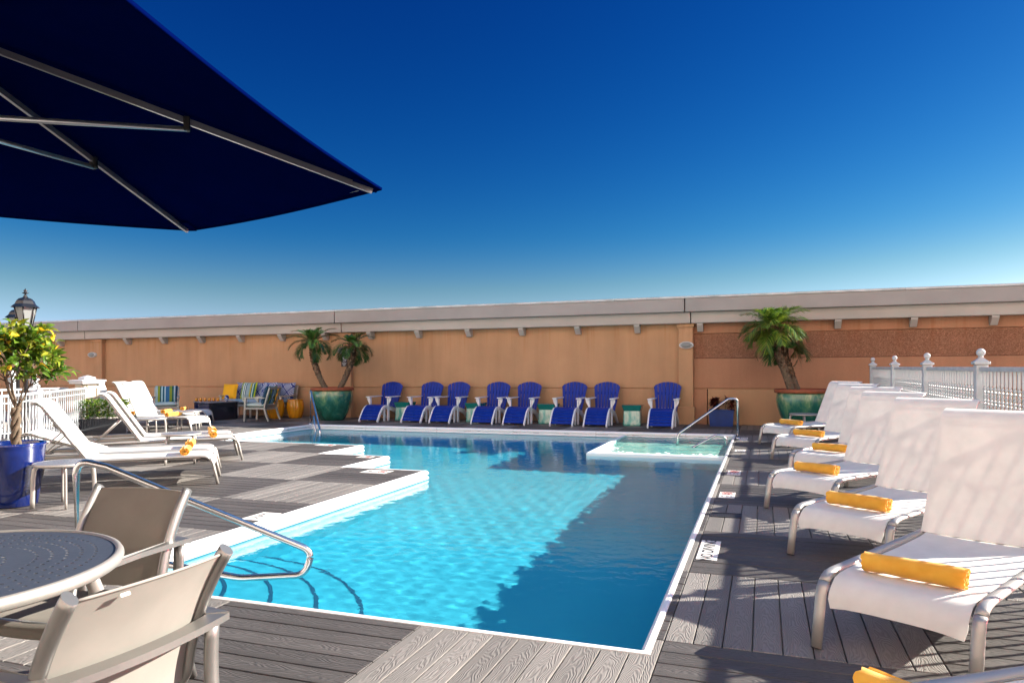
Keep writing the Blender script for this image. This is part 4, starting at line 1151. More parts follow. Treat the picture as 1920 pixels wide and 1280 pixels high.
adx = [-9.352, -8.170, -7.41, -6.30, -5.475, -4.33, -3.535, -2.10]
names = ['blue adirondack chair at the left end of the row, right of the potted twin palms', 'second blue adirondack chair from the left, right of the first green stool',
         'third blue adirondack chair from the left, left of the second green stool', 'fourth blue adirondack chair from the left, right of the second green stool',
         'fourth blue adirondack chair from the right, left of the third green stool', 'third blue adirondack chair from the right, right of the third green stool',
         'second blue adirondack chair from the right, left of the last green stool', 'blue adirondack chair at the right end of the row, beside the wall pilaster']
a0 = None
for x, nm in zip(adx, names):
    rz = RND.uniform(-.02, .02); y = 16.36 + RND.uniform(-.03, .03)
    if a0 is None: a0 = make_adirondack(); a0.location = (x, y, 0); a0['label'] = nm; a0['group'] = 'blue and white adirondack chairs along the wall'
    else: copy_tree(a0, (x, y, 0), rz, nm, 'blue and white adirondack chairs along the wall')

def make_stool():
    t = thing('garden_stool', '', 'garden stool')
    def ring(h_, z, r=.03):
        P_ = []
        for sx, sy in ((1, 1), (-1, 1), (-1, -1), (1, -1)):
            for k in range(4):
                a = atan2(sy, sx) - pi / 4 + k * pi / 6; P_.append((sx * (h_ - r) + r * cos(a), sy * (h_ - r) + r * sin(a), z))
        return P_
    m = MB(); R_ = [ring(.195, 0), ring(.200, .01), ring(.205, .04), ring(.200, .06), ring(.190, .30), ring(.188, .335)]
    n = 16; m.add([p for q in R_ for p in q], [(k * n + i, k * n + (i + 1) % n, (k + 1) * n + (i + 1) % n, (k + 1) * n + i) for k in range(5) for i in range(n)], False)
    m.build('body', 'teal_glaze', t)
    m = MB(); R_ = [ring(.188, .3355), ring(.225, .455), ring(.230, .462), ring(.222, .472), ring(.05, .476, .02)]
    m.add([p for q in R_ for p in q], [(k * n + i, k * n + (i + 1) % n, (k + 1) * n + (i + 1) % n, (k + 1) * n + i) for k in range(4) for i in range(n)] + [tuple(4 * n + i for i in range(n))], False)
    m.build('top', 'teal_plain', t)
    return t
s0 = make_stool(); GT = 'square teal glazed stools between the blue chairs'
for k, (x, y, lab) in enumerate(((-8.79, 16.42, 'teal glazed stool right of the first blue chair'), (-6.78, 16.38, 'teal glazed stool right of the third blue chair'),
                    (-4.86, 16.30, 'teal glazed stool in the middle between the fifth and sixth blue chairs'), (-2.83, 16.28, 'teal glazed stool left of the last blue chair'))):
    o = s0 if k == 0 else copy_tree(s0, (0, 0, 0), 0)
    o.location = (x, y, 0); o.rotation_euler = (0, 0, (0, .03, -.05, .04)[k]); o['label'] = lab; o['group'] = GT

# ------------------------------------------------------------------ pots, palms and plants
def round_pot(name, label, loc, prof, matn, rim=None, soil_r=.3, soil_z=.8, rimmat='terracotta', seg=48):
    t = thing(name, label, 'plant pot', loc)
    m = MB(); m.lathe(prof, seg=seg); m.build('body', matn, t)
    if rim: m = MB(); m.lathe(rim, seg=seg); m.build('rim', rimmat, t)
    m = MB(); m.disc(soil_r, soil_z, seg=24); m.build('soil', 'soil', t)
    return t
GP = [(.0, .002), (.30, .002), (.315, .03), (.37, .14), (.45, .32), (.505, .50), (.525, .64), (.515, .74), (.50, .775)]
GRIM = [(.500, .7752), (.540, .778), (.555, .80), (.555, .835), (.545, .855), (.515, .862), (.49, .85), (.485, .78), (.47, .70)]
round_pot('plant_pot', 'large green glazed pot with a terracotta rim holding the two leaning palms on the left', (-10.62, 15.85, 0), GP, 'green_glaze', GRIM, .475, .77)
round_pot('plant_pot', 'large green glazed pot with a terracotta rim behind the right hand loungers', (.78, 15.95, 0), GP, 'green_glaze', GRIM, .475, .77)

def frond(mb, base, az, el, Ln, droop, nl=44, lw=.017, ll=.24, rnd=None, lm=0, sm=1):
    """one pinnate frond: arching rachis with paired folded leaflets"""
    rnd = rnd or RND; n = 14; p = V(base); pts = [p.copy()]; a = el; ds = Ln / n; tw = rnd.uniform(-.25, .25)
    for i in range(n):
        d = V((cos(az + tw * i / n) * cos(a), sin(az + tw * i / n) * cos(a), sin(a))); p = p + d * ds; pts.append(p.copy()); a -= droop / n * (1 + 1.2 * i / n)
    mb.sweep(pts, [(.008, -.004), (0, .006), (-.008, -.004)], scales=[1 - .8 * i / n for i in range(n + 1)], smooth=True, mi=sm)
    for k in range(nl):
        q = .16 + .84 * (k + .5) / nl; f_ = q * n; i = min(int(f_), n - 1); P_ = pts[i].lerp(pts[i + 1], f_ - i); T = (pts[i + 1] - pts[i]).normalized()
        side = T.cross(V((0, 0, 1)));
        if side.length < 1e-3: side = V((1, 0, 0))
        side.normalize(); up = side.cross(T)
        le = ll * (sin(pi * min(1, q * .92 + .10)) ** .6) * rnd.uniform(.85, 1.12) + .03
        for sg in (-1, 1):
            d = (side * sg * (1 - .45 * q) + T * (.55 + .6 * q) + up * rnd.uniform(.05, .42)).normalized()
            tip = P_ + d * le + V((0, 0, -le * le * rnd.uniform(.5, 1.6))); mid = P_ + d * le * .5 + V((0, 0, -le * .01))
            w_ = d.cross(up).normalized() * lw * .5
            mb.add([P_ - w_ * .4, P_ + w_ * .4, mid + w_, mid - w_, tip], [(0, 1, 2, 3), (3, 2, 4)], False, lm)

def palm(name, label, pts, rad, nf, Ln, seed, leafm, el_rng=(-.25, 1.35), droop=1.7, az_bias=None, ll=.24):
    rnd = random.Random(seed); base = V(pts[0]); t = thing(name, label, 'palm tree', base, group='slender potted palms')
    C_ = bez([V(p) - base for p in pts], 10); n = len(C_)
    tr = MB(); tr.tube(C_, 1., 14, scales=[rad[0] + (rad[1] - rad[0]) * (i / (n - 1)) ** 1.3 for i in range(n)])
    trunk = tr.build('trunk', 'bark', t)
    bo = MB(); H = 62    # old leaf bases in a spiral
    for k in range(H * 4):
        q = k / (H * 4); f_ = q * (n - 1); i = min(int(f_), n - 2); P_ = C_[i].lerp(C_[i + 1], f_ - i); T = (C_[i + 1] - C_[i]).normalized()
        r_ = rad[0] + (rad[1] - rad[0]) * q ** 1.3
        if q < .30 and rnd.random() < .7: continue
        a = k * 2.39996; e1 = T.orthogonal().normalized(); e2 = T.cross(e1); o = e1 * cos(a) + e2 * sin(a); s_ = e1 * -sin(a) + e2 * cos(a)
        h_ = .034 + .040 * q * rnd.uniform(.7, 1.3); w_ = .022 + .010 * q; out = (.010 + .032 * q) * rnd.uniform(.5, 1.5)
        p0 = P_ + o * (r_ - .004)
        bo.add([p0 - s_ * w_, p0 + s_ * w_, p0 + o * out + T * h_ + s_ * w_ * .35, p0 + o * out + T * h_ - s_ * w_ * .35, p0 + T * h_ * .8 - o * .004], [(0, 1, 2, 3), (3, 2, 4), (1, 4, 2), (0, 3, 4)], False)
    bo.build('bark', 'palm_boot', trunk)
    cr = MB(); top = C_[-1]
    for k in range(nf):
        az = k * 2.39996 + rnd.uniform(-.3, .3); q = k / nf; el = el_rng[1] + (el_rng[0] - el_rng[1]) * q ** .8 + rnd.uniform(-.1, .1)
        L_ = Ln * (rnd.uniform(.85, 1.1) if q > .15 else .6); frond(cr, top + V((0, 0, -.03 * q)), az, el, L_, droop * (.45 + .75 * q) * rnd.uniform(.85, 1.15), ll=ll, rnd=rnd)
    cr.build('crown', [leafm, 'palm_boot'], t)
    return t
palm('palm_tree', 'left one of the two thin palms leaning apart in one green pot', [(-10.76, 15.80, .77), (-10.96, 15.80, 1.10), (-11.13, 15.80, 1.50), (-11.18, 15.80, 1.86), (-11.18, 15.80, 2.02)], (.070, .078), 19, .78, 4, 'palm_leaf_dark', (-.05, 1.45), 1.45, ll=.22)
palm('palm_tree', 'right one of the two thin palms leaning apart in one green pot', [(-10.40, 15.80, .77), (-10.20, 15.80, 1.10), (-10.02, 15.80, 1.50), (-9.97, 15.80, 1.78), (-9.97, 15.80, 1.94)], (.068, .076), 15, .74, 11, 'palm_leaf_dark', (-.15, 1.2), 1.5, ll=.21)
palm('palm_tree', 'full bright crowned palm leaning left behind the right hand loungers', [(.58, 15.85, .77), (.45, 15.85, 1.20), (.30, 15.85, 1.65), (.23, 15.85, 2.0), (.23, 15.85, 2.12)], (.078, .095), 30, .84, 21, 'palm_leaf', (-.02, 1.45), 1.25, ll=.30)
palm('palm_tree', 'shorter palm with a drooping dark crown sharing the right hand pot', [(.70, 15.98, .77), (.57, 15.98, 1.15), (.44, 15.98, 1.55), (.40, 15.98, 1.80)], (.070, .076), 9, .74, 33, 'palm_leaf_dark', (-.1, .7), 1.5, ll=.24)

def leaf(mb, p, d, up, L_, W_, cup=.25, mi=0, curl=0.):
    d = d.normalized(); s = d.cross(up)
    if s.length < 1e-4: s = d.orthogonal()
    s.normalize(); u = s.cross(d)
    m_ = p + d * L_ * .5 + u * curl * L_ * .25; tip = p + d * L_ - u * curl * L_ * .6; q1 = p + d * L_ * .25 + u * curl * L_ * .2; q3 = p + d * L_ * .78 - u * curl * L_ * .15
    w = W_ / 2
    vs = [p, q1 + s * w * .75 + u * w * cup, m_ + s * w + u * w * cup, q3 + s * w * .65 + u * w * cup * .8, tip, q3 - s * w * .65 + u * w * cup * .8, m_ - s * w + u * w * cup, q1 - s * w * .75 + u * w * cup, q1, m_, q3]
    mb.add(vs, [(0, 8, 1), (8, 9, 2, 1), (9, 10, 3, 2), (10, 4, 3), (0, 7, 8), (8, 7, 6, 9), (9, 6, 5, 10), (10, 5, 4)], True, mi)

def bush(mb, c, r, n, L_, W_, seed, flat_=1., mi=0, up_bias=.5, box=None):
    rnd = random.Random(seed)
    for _ in range(n):
        if box: p = V((rnd.uniform(-1, 1) * r[0], rnd.uniform(-1, 1) * r[1], rnd.uniform(-1, 1) ** 1 * r[2]))
        else:
            v_ = V((rnd.gauss(0, 1), rnd.gauss(0, 1), rnd.gauss(0, 1))).normalized() * (rnd.random() ** .4); p = V((v_.x * r[0], v_.y * r[1], v_.z * r[2]))
        nz = sin(p.x * 13 + seed) * sin(p.y * 11) * sin(p.z * 17 + 2)
        if nz > .35 and rnd.random() < .6: continue
        d = V((p.x / r[0], p.y / r[1], p.z / r[2] + up_bias)) + V((rnd.gauss(0, .7), rnd.gauss(0, .7), rnd.gauss(0, .5)))
        k = rnd.uniform(.6, 1.25)
        leaf(mb, V(c) + p, d, V((rnd.gauss(0, .5), rnd.gauss(0, .5), 1)), L_ * k, W_ * k, mi=mi, curl=rnd.uniform(-.1, .5))

# blue pot with the braided yellow green tree, front left
PX, PY = -7.01, 4.95
bp_ = [(r_ * .80, z_) for r_, z_ in ((.0, .002), (.235, .002), (.25, .012), (.285, .22), (.315, .42), (.330, .55), (.336, .585), (.345, .60), (.345, .618), (.335, .625), (.322, .618), (.312, .59), (.305, .50))]
t = thing('plant_pot', 'glossy cobalt blue pot at the left edge holding the braided tree', 'plant pot', (PX, PY, 0))
m = MB(); m.lathe(bp_, seg=64); m.build('body', 'blue_glaze', t); m = MB(); m.disc(.247, .55, seg=32); m.build('soil', 'soil', t)
t = thing('potted_tree', 'small braided trunk tree with variegated green and yellow leaves in the blue pot', 'tree', (PX + .03, PY, .55))
tr = MB(); B0 = V((0, 0, 0))
for k in range(3):
    C_ = [(.026 * cos(2 * pi * k / 3 + z * 17) * (1.15 - z * .5), .026 * sin(2 * pi * k / 3 + z * 17) * (1.15 - z * .5), z) for z in [i * .42 / 26 for i in range(27)]]
    tr.tube(C_, .021, 8)
trunk = tr.build('trunk', 'bark', t)
rnd = random.Random(12); br = MB(); cr = MB(); tips = []
def grow(p, d, ln, r_, depth):
    n = 5; pts = [p.copy()]
    for i in range(n):
        d = (d + V((rnd.gauss(0, .10), rnd.gauss(0, .10), rnd.gauss(0, .07) + .04))).normalized(); p = p + d * ln / n; pts.append(p.copy())
    br.tube(pts, r_, 6, scales=[1 - .35 * i / n for i in range(n + 1)])
    if depth <= 1:
        for q in pts[2:]: tips.append((q.copy(), d.copy()))
    if depth == 0: return
    for _ in range(3 if depth > 1 else 2):
        nd = (d + V((rnd.gauss(0, .62), rnd.gauss(0, .62), rnd.gauss(.05, .38)))).normalized(); grow(p, nd, ln * rnd.uniform(.62, .85), r_ * .62, depth - 1)
for k in range(6):
    a = 2 * pi * k / 6 + .4; grow(V((0, 0, .36 + .02 * k)), V((cos(a) * .56 - .05, sin(a) * .56, 1.)), .285, .011, 3)
br.build('branch', 'bark', trunk)
for (p, d) in tips:
    for _ in range(2):
        dd = d + V((rnd.gauss(0, .9), rnd.gauss(0, .9), rnd.gauss(-.05, .6))); yel = rnd.random() < .05
        if rnd.random() < .22: continue
        leaf(cr, p + V((rnd.gauss(0, .02), rnd.gauss(0, .02), rnd.gauss(0, .02))), dd, V((rnd.gauss(0, .6), rnd.gauss(0, .6), 1)), rnd.uniform(.075, .135), rnd.uniform(.040, .066), mi=1 if yel else 0, curl=rnd.uniform(.1, .8), cup=.35)
cr.build('crown', ['tree_leaf', 'tree_leaf_yellow'], t)
NLEAF = len(cr.f) // 8

# blue square planter with dark red ti plants
t = thing('planter_box', 'cobalt blue square planter right of the last blue chair', 'planter', (-.88, 16.62, 0))
m = MB()
def sq(hx, hy, z): return [(-hx, -hy, z), (hx, -hy, z), (hx, hy, z), (-hx, hy, z)]
R_ = [sq(.245, .19, 0), sq(.27, .21, .33), sq(.275, .215, .37), sq(.255, .195, .37), sq(.25, .19, .33)]
m.add([p for q in R_ for p in q], [(k * 4 + i, k * 4 + (i + 1) % 4, (k + 1) * 4 + (i + 1) % 4, (k + 1) * 4 + i) for k in range(4) for i in range(4)]); m.build('body', 'blue_box', t)
m = MB(); m.box((0, 0, .33), (.5, .38, .02)); m.build('soil', 'soil', t)
t = thing('red_plant', 'dark red leafed shrub growing in the blue square planter', 'plant', (-.88, 16.62, .34))
m = MB(); rnd = random.Random(4)
st_ = MB()
for k in range(11):
    x, y = rnd.uniform(-.26, .26), rnd.uniform(-.15, .15); h_ = rnd.uniform(.08, .24); st_.cyl((x * .7, y * .7, 0), (x, y, h_), .007, 6)
    for q in range(22):
        a = q * 2.4; el = 1.2 - q * .075; leaf(m, V((x, y, h_ - q * .003)), V((cos(a) * cos(el), sin(a) * cos(el), sin(el))), V((0, 0, 1)), rnd.uniform(.09, .16), .038, curl=.35)
m.build('foliage', 'red_leaf', t); st_.build('stem', 'bark', t)
# shrub behind the loungers on the right
t = thing('shrub', 'dark green shrub beside the right hand green pot, behind a lounger back', 'shrub', (1.42, 15.7, 0))
m = MB(); bush(m, (0, 0, .45), (.32, .3, .36), 700, .07, .035, 8); m.build('foliage', 'shrub_leaf', t); m = MB(); m.cyl((0, 0, 0), (0, 0, .4), .02); m.build('stem', 'bark', t)
# planter with clipped shrub left, beside the cream pillar
t = thing('planter_box', 'black glossy trough with stones beside the cream pillar', 'planter', (-13.0, 11.05, 0), radians(35))
m = MB(); m.box((0, 0, .17), (.98, .40, .34), ch=.01); m.build('body', 'black_gloss', t); m = MB(); rnd = random.Random(6)
for _ in range(60): m.lathe([(0, .03), (.03, .024), (.045, .008), (.04, -.01)], (rnd.uniform(-.45, .45), rnd.uniform(-.17, .17), .345), 8)
m.build('stones', 'pebbles', t)
t = thing('shrub', 'clipped green shrub in the black trough beside the cream pillar', 'shrub', (-13.0, 11.05, .34), radians(35))
m = MB(); bush(m, (0, 0, .20), (.47, .22, .17), 1300, .06, .038, 3, box=True); m.build('foliage', 'shrub_leaf', t)
m = MB(); [m.cyl((x, 0, 0), (x, 0, .25), .015, 6) for x in (-.3, -.1, .1, .3)]; m.build('stem', 'bark', t)
t = thing('shrub', 'dark green shrub at the left edge behind the braided tree', 'shrub', (-10.6, 6.55, 0))
m = MB(); bush(m, (0, 0, .42), (.38, .38, .40), 1100, .06, .035, 5); m.build('foliage', 'shrub_leaf', t); m = MB(); m.cyl((0, 0, 0), (0, 0, .4), .02); m.build('stem', 'bark', t)

# ------------------------------------------------------------------ fences
def finial_post(loc, h, label, group, w=.105, ball=.040, matn='white_iron', rz=0.):
    t = thing('fence_post', label, 'fence post', loc, rz, group)
    m = MB(); m.box((0, 0, h / 2 - .02), (w, w, h - .04), ch=.006); m.build('post', matn, t)
    c = MB(); c.box((0, 0, h - .022), (w + .035, w + .035, .03), ch=.006)
    def sqr(hw, z): return [(-hw, -hw, z), (hw, -hw, z), (hw, hw, z), (-hw, hw, z)]
    R_ = [sqr(w * .56, h - .007), sqr(w * .35, h + .012), sqr(w * .22, h + .028)]
    c.add([p for q in R_ for p in q], [(k * 4 + i, k * 4 + (i + 1) % 4, (k + 1) * 4 + (i + 1) % 4, (k + 1) * 4 + i) for k in range(2) for i in range(4)])
    c.lathe([(w * .22, h + .02), (.018, h + .032), (.026, h + .038), (.018, h + .046)] + [(ball * sin(radians(a)), h + .046 + ball * .9 - ball * cos(radians(a))) for a in range(25, 181, 12)] + [(0, h + .046 + ball * 1.9)], seg=20)
    c.build('finial', matn, t); return t
def twisted(mb, x, y, z0, z1, w=.018, plain=.14, turns=5.5, n=40):
    C_ = []; tw = []
    sqp = [(-w / 2, -w / 2), (w / 2, -w / 2), (w / 2, w / 2), (-w / 2, w / 2)]
    vs = []
    for i in range(n + 1):
        z = z0 + (z1 - z0) * i / n; q = (z - z0 - plain) / max(.01, (z1 - z0 - 2 * plain)); q = min(1, max(0, q)); a = q * turns * 2 * pi
        for px, py in sqp: vs.append((x + px * cos(a) - py * sin(a), y + px * sin(a) + py * cos(a), z))
    mb.add(vs, [(i * 4 + k, i * 4 + (k + 1) % 4, (i + 1) * 4 + (k + 1) % 4, (i + 1) * 4 + k) for i in range(n) for k in range(4)])
FX = 2.05; PYS = [.88 + 2.44 * k for k in range(-1, 7)]
GF = 'ball topped posts of the right hand picket fence'
plab = {3: 'nearest visible ball topped white fence post on the right', 4: 'second ball topped white fence post from the near end', 5: 'third ball topped fence post, slimmer with distance', 6: 'smallest ball topped fence post at the far end of the right fence'}
bal_mesh = None
for k, y in enumerate(PYS):
    yy = y
    finial_post((FX, yy, 0), 1.375, plab.get(k, 'ball topped white fence post outside the right edge of the photo'), GF)
    if k == len(PYS) - 1: break
    y2 = PYS[k + 1]
    lab = {3: 'white picket fence panel right of the nearest ball topped post', 2: 'white picket fence panel at the right edge', 4: 'white picket fence panel second from the far end', 5: 'farthest white picket fence panel on the right', 6: 'farthest white picket fence panel on the right'}.get(k, 'white picket fence panel outside the right edge of the photo')
    t = thing('picket_fence', lab, 'fence', (FX, yy, 0), group='twisted picket panels of the right hand fence')
    m = MB(); m.box((0, 1.22, 1.292), (.045, 2.44 - .11, .042), ch=.004); m.build('top_rail', 'white_iron', t)
    m = MB(); m.box((0, 1.22, .11), (.035, 2.44 - .11, .035), ch=.004); m.build('bottom_rail', 'white_iron', t)
    for q in range(21):
        yb = .0525 + (2.44 - .105) * (q + .5) / 21
        if bal_mesh is None:
            m = MB(); twisted(m, 0, 0, .128, 1.271, w=.021); o = m.build('baluster', 'white_iron', t); bal_mesh = o.data
        else: o = bpy.data.objects.new('baluster', bal_mesh); COL.objects.link(o); o.parent = t
        o.location = (0, yb, 0)

# left side: cream pillars, iron railings and lamp posts
def pillar(loc, rz, h, w, label):
    t = thing('pillar', label, 'pillar', loc, rz, 'cream pillars of the left hand railing')
    m = MB(); m.box((0, 0, h / 2), (w, w, h), ch=.008); m.box((0, 0, .06), (w + .06, w + .06, .12), ch=.008); b = m.build('shaft', 'cream', t)
    m = MB(); hw = w / 2
    for a in range(4):
        R_ = Matrix.Rotation(a * pi / 2, 3, 'Z')
        for cx_, cz_, sx_, sz_ in ((-w * .40, h * .53, w * .16, h * .74), (w * .40, h * .53, w * .16, h * .74), (0, h * .94 , w * .64, h * .085), (0, h * .155, w * .64, h * .07)):
            c = R_ @ V((cx_, -hw - .009, cz_)); m.box(c, (sx_, .018, sz_), rz=a * pi / 2, ch=.004)
    m.build('moulding', 'cream', t)
    m = MB(); m.box((0, 0, h + .015), (w + .16, w + .16, .05), ch=.008); m.box((0, 0, h + .055), (w + .20, w + .20, .04), ch=.008)
    def sqr(hw, z): return [(-hw, -hw, z), (hw, -hw, z), (hw, hw, z), (-hw, hw, z)]
    R_ = [sqr(w / 2 + .09, h + .074), sqr(w * .36, h + .085), sqr(w * .36, h + .125), sqr(.02, h + .17)]
    m.add([p for q in R_ for p in q], [(k * 4 + i, k * 4 + (i + 1) % 4, (k + 1) * 4 + (i + 1) % 4, (k + 1) * 4 + i) for k in range(3) for i in range(4)] + [(12, 13, 14, 15)]); m.build('cap', 'white_paint', t)
pillar((-13.75, 11.30, 0), radians(-8), 1.06, .33, 'cream panelled pillar with a white pyramid cap beside the wide lounger back')
pillar((-14.30, 8.55, 0), radians(8), 1.02, .36, 'cream pillar at the left edge, partly hidden by the braided tree')
def iron_rail(a, b, label, h=.98, grp='ornate iron railings on the left', tw=True, sp=.15, medallion=True):
    a, b = V((*a, 0)), V((*b, 0)); d = b - a; ln = d.length; rz = atan2(d.y, d.x)
    t = thing('railing', label, 'railing', a, rz, grp)
    m = MB(); m.box((ln / 2, 0, h - .02), (ln, .05, .04), ch=.006); m.box((ln / 2, 0, h - .13), (ln, .02, .02)); m.build('top_rail', 'white_iron', t)
    m = MB(); m.box((ln / 2, 0, .10), (ln, .035, .03), ch=.004); m.build('bottom_rail', 'white_iron', t)
    n = int(ln / sp)
    for k in range(n):
        x = ln * (k + .5) / n; m = MB(); twisted(m, x, 0, .115, h - .04, w=.017, plain=.2, turns=4 if tw else 0, n=28 if tw else 1)
        m.build('baluster', 'white_iron', t)
        # small scrolls at the feet
        if medallion and k % 2 == 0:
            for sg in (-1, 1):
                q = MB(); q.tube([(x + ln / n + sg * (.035 * (1 - i / 16)) * cos(i * .55) , 0, .19 + sg * .045 + .035 * (1 - i / 16) * sin(i * .55)) for i in range(14)], .005, 5); q.build('scroll', 'white_iron', t)
    return t
iron_rail((-13.55, 11.10), (-11.55, 8.60), 'ornate white iron railing running from the cream pillar towards the braided tree')
iron_rail((-11.50, 8.52), (-9.55, 5.95), 'ornate white iron railing at the left edge behind the blue pot')
iron_rail((-14.28, 8.95), (-14.0, 11.05), 'plain white iron railing between the two cream pillars', tw=False, medallion=False)
iron_rail((-14.6, 8.4), (-17.4, 7.9), 'plain white iron railing left of the left edge pillar', tw=False, medallion=False)
GB = 'ball topped white posts behind the cream pillar'
finial_post((-14.95, 11.0, 0), 1.17, 'ball topped white post just left of the cream pillar cap', GB, w=.12, ball=.055)
finial_post((-15.9, 11.2, 0), 1.17, 'larger ball topped white post half behind the tree leaves', GB, w=.12, ball=.075)
finial_post((-11.53, 8.56, 0), 1.0, 'square white metal post of the left railing, beside the nearest left lounger', GB, w=.09, ball=.03)

def lamp_post(loc, label, H=2.83):
    t = thing('lamp_post', label, 'lamp post', loc, radians(12), 'black lantern lamp posts beyond the left railing')
    m = MB(); m.lathe([(.11, 0), (.11, .10), (.085, .14), (.07, .40), (.045, .46), (.038, .6), (.034, H - .95), (.05, H - .93), (.05, H - .90), (.03, H - .87), (.035, H - .82)], seg=20); m.build('post', 'lamp_black', t)
    def hexr(r, z): return [(.84 * r * cos(radians(60 * k)), .84 * r * sin(radians(60 * k)), z) for k in range(6)]
    K = .84; z0 = H - .82 * K; z1 = H - .38 * K
    m = MB(); R_ = [hexr(.03, z0 - .03), hexr(.12, z0), hexr(.125, z0 + .02)]
    m.add([p for q in R_ for p in q], [(k * 6 + i, k * 6 + (i + 1) % 6, (k + 1) * 6 + (i + 1) % 6, (k + 1) * 6 + i) for k in range(2) for i in range(6)] + [tuple(12 + i for i in range(6))])
    for k in range(6):
        a, b = V(hexr(.125, z0 + .01)[k]), V(hexr(.215, z1)[k]); m.cyl(a, b, .012, 6)
    A_ = hexr(.218, z1)
    m.tube(A_, .012, 6, closed=True); m.build('cage', 'lamp_black', t)
    g_ = MB(); a, b = hexr(.118, z0 + .022), hexr(.206, z1 - .002); g_.add(a + b, [(i, (i + 1) % 6, 6 + (i + 1) % 6, 6 + i) for i in range(6)]); g_.build('lamp_glass', 'lamp_glass', t)
    m = MB(); R_ = [hexr(.285, z1 - .012), hexr(.25, z1 + K * .022), hexr(.205, z1 + K * .06), hexr(.175, z1 + K * .13), hexr(.13, z1 + K * .18), hexr(.06, z1 + K * .205), hexr(.045, z1 + K * .22), hexr(.03, z1 + K * .26), hexr(.012, z1 + K * .27)]
    m.add([p for q in R_ for p in q], [(k * 6 + i, k * 6 + (i + 1) % 6, (k + 1) * 6 + (i + 1) % 6, (k + 1) * 6 + i) for k in range(8) for i in range(6)] + [tuple(range(6))[::-1]])
    m.lathe([(.012, z1 + K * .26), (.012, z1 + K * .28), (.055, z1 + K * .30), (.055, z1 + K * .305), (.02, z1 + K * .325), (.02, z1 + K * .335), (.036, z1 + K * .355), (.016, z1 + K * .375), (0, z1 + K * .41)], seg=14); m.build('roof', 'lamp_black', t)
cT, sT = cos(radians(19.544)), sin(radians(19.544))
def wc(u, d): return (u * cT - d * sT, u * sT + d * cT, 0)
lamp_post(wc(-8.95, 13.0), 'taller looking black lantern lamp post above the braided tree')
lamp_post(wc(-10.85, 15.5), 'second black lantern lamp post, half hidden behind the nearer lantern', 2.83)

# ------------------------------------------------------------------ lounge corner by the far wall
def cushion(mb, c, d, puff=.35, rx=0., ry=0., rz=0., n=10, e=.34):
    """soft pillow: superellipsoid with pinched corners"""
    R = Matrix.Rotation(rz, 3, 'Z') @ Matrix.Rotation(ry, 3, 'Y') @ Matrix.Rotation(rx, 3, 'X'); c = V(c); rows_t = []; 
    for sg in (1, -1):
        rows = []
        for i in range(n + 1):
            u = i / n * 2 - 1; row = []
            for j in range(n + 1):
                w = j / n * 2 - 1; h = max(0, (1 - u ** 4) * (1 - w ** 4)) ** e
                x = u * (1 - .05 * (1 - abs(w)) * abs(u) ** 2); y = w * (1 - .05 * (1 - abs(u)) * abs(w) ** 2)
                row.append(c + R @ V((x * d[0] / 2, y * d[1] / 2, sg * h * d[2] / 2)))
            rows.append(row if sg > 0 else row[::-1])
        mb.sheet(rows, smooth=True)
    return mb
def cush_obj(name, matn, parent, c, d, **k):
    m = MB(); cushion(m, (0, 0, 0), d, **k); o = m.build(name, matn, parent); o.location = c; return o

def make_armchair():
    t = thing('patio_armchair', '', 'armchair')   # local -y = facing
    for sx in (-1, 1):
        x = sx * .31
        m = MB(); m.box((x, -.28, .30), (.045, .05, .60), rx=radians(-3)); m.build('leg', 'patio_frame', t)
        m = MB(); m.sweep([(x, .26, .34), (x, .30, .18), (x, .37, .003)], [(-.02, -.022), (.02, -.022), (.02, .022), (-.02, .022)], up=(1, 0, 0), smooth=False); m.build('leg', 'patio_frame', t)
        m = MB(); m.sweep([(x, -.34, .585), (x, -.30, .605), (x, -.1, .612), (x, .28, .60)], [(-.03, -.012), (.03, -.012), (.03, .012), (-.03, .012)], smooth=False)
        m.sweep([(x, -.33, .59), (x, -.33, .55), (x, -.27, .50), (x, -.27, .36)], [(-.02, -.015), (.02, -.015), (.02, .015), (-.02, .015)], up=(1, 0, 0), smooth=False); m.build('armrest', 'patio_frame', t)
        m = MB(); m.box((x, -.02, .33), (.035, .54, .05), ch=.005); m.build('side_rail', 'patio_frame', t)
        m = MB(); m.sweep([(sx * .29, .24, .32), (sx * .29, .30, .55), (sx * .29, .40, .86)], [(-.018, -.02), (.018, -.02), (.018, .02), (-.018, .02)], up=(1, 0, 0), smooth=False); m.build('back_post', 'patio_frame', t)
    m = MB(); m.box((0, .395, .845), (.58, .025, .05), rx=radians(-18)); m.box((0, .265, .40), (.58, .025, .05), rx=radians(-18)); m.box((0, .23, .32), (.60, .03, .06)); m.box((0, -.28, .33), (.60, .03, .05))
    for sg in (-1, 1):
        for q in (-1, 1): m.tube([(sg * .27, .27, .42), (sg * .05, .325, .60), (sg * .27, .385, .82)], .011, 6)
    m.build('back_frame', 'patio_frame', t)
    cush_obj('seat_cushion', 'seat_mint', t, (0, -.03, .405), (.60, .60, .13))
    cush_obj('back_cushion', 'stripe_cloth', t, (0, .235, .655), (.56, .52, .17), rx=radians(72))
    return t
ac = make_armchair()
def place(o, p, deg, lab, grp=None): o.location = (*p, 0); o.rotation_euler = (0, 0, radians(deg)); tag(o, lab, group=grp)
GA = 'patio armchairs round the dark cube table'
place(ac, (-12.40, 15.25), -80, 'patio armchair with mint seat and striped cushion, its back to the palms', GA)
copy_tree(ac, (-15.35, 15.0, 0), radians(42), 'patio armchair with striped back cushion left of the dark cube table', GA)

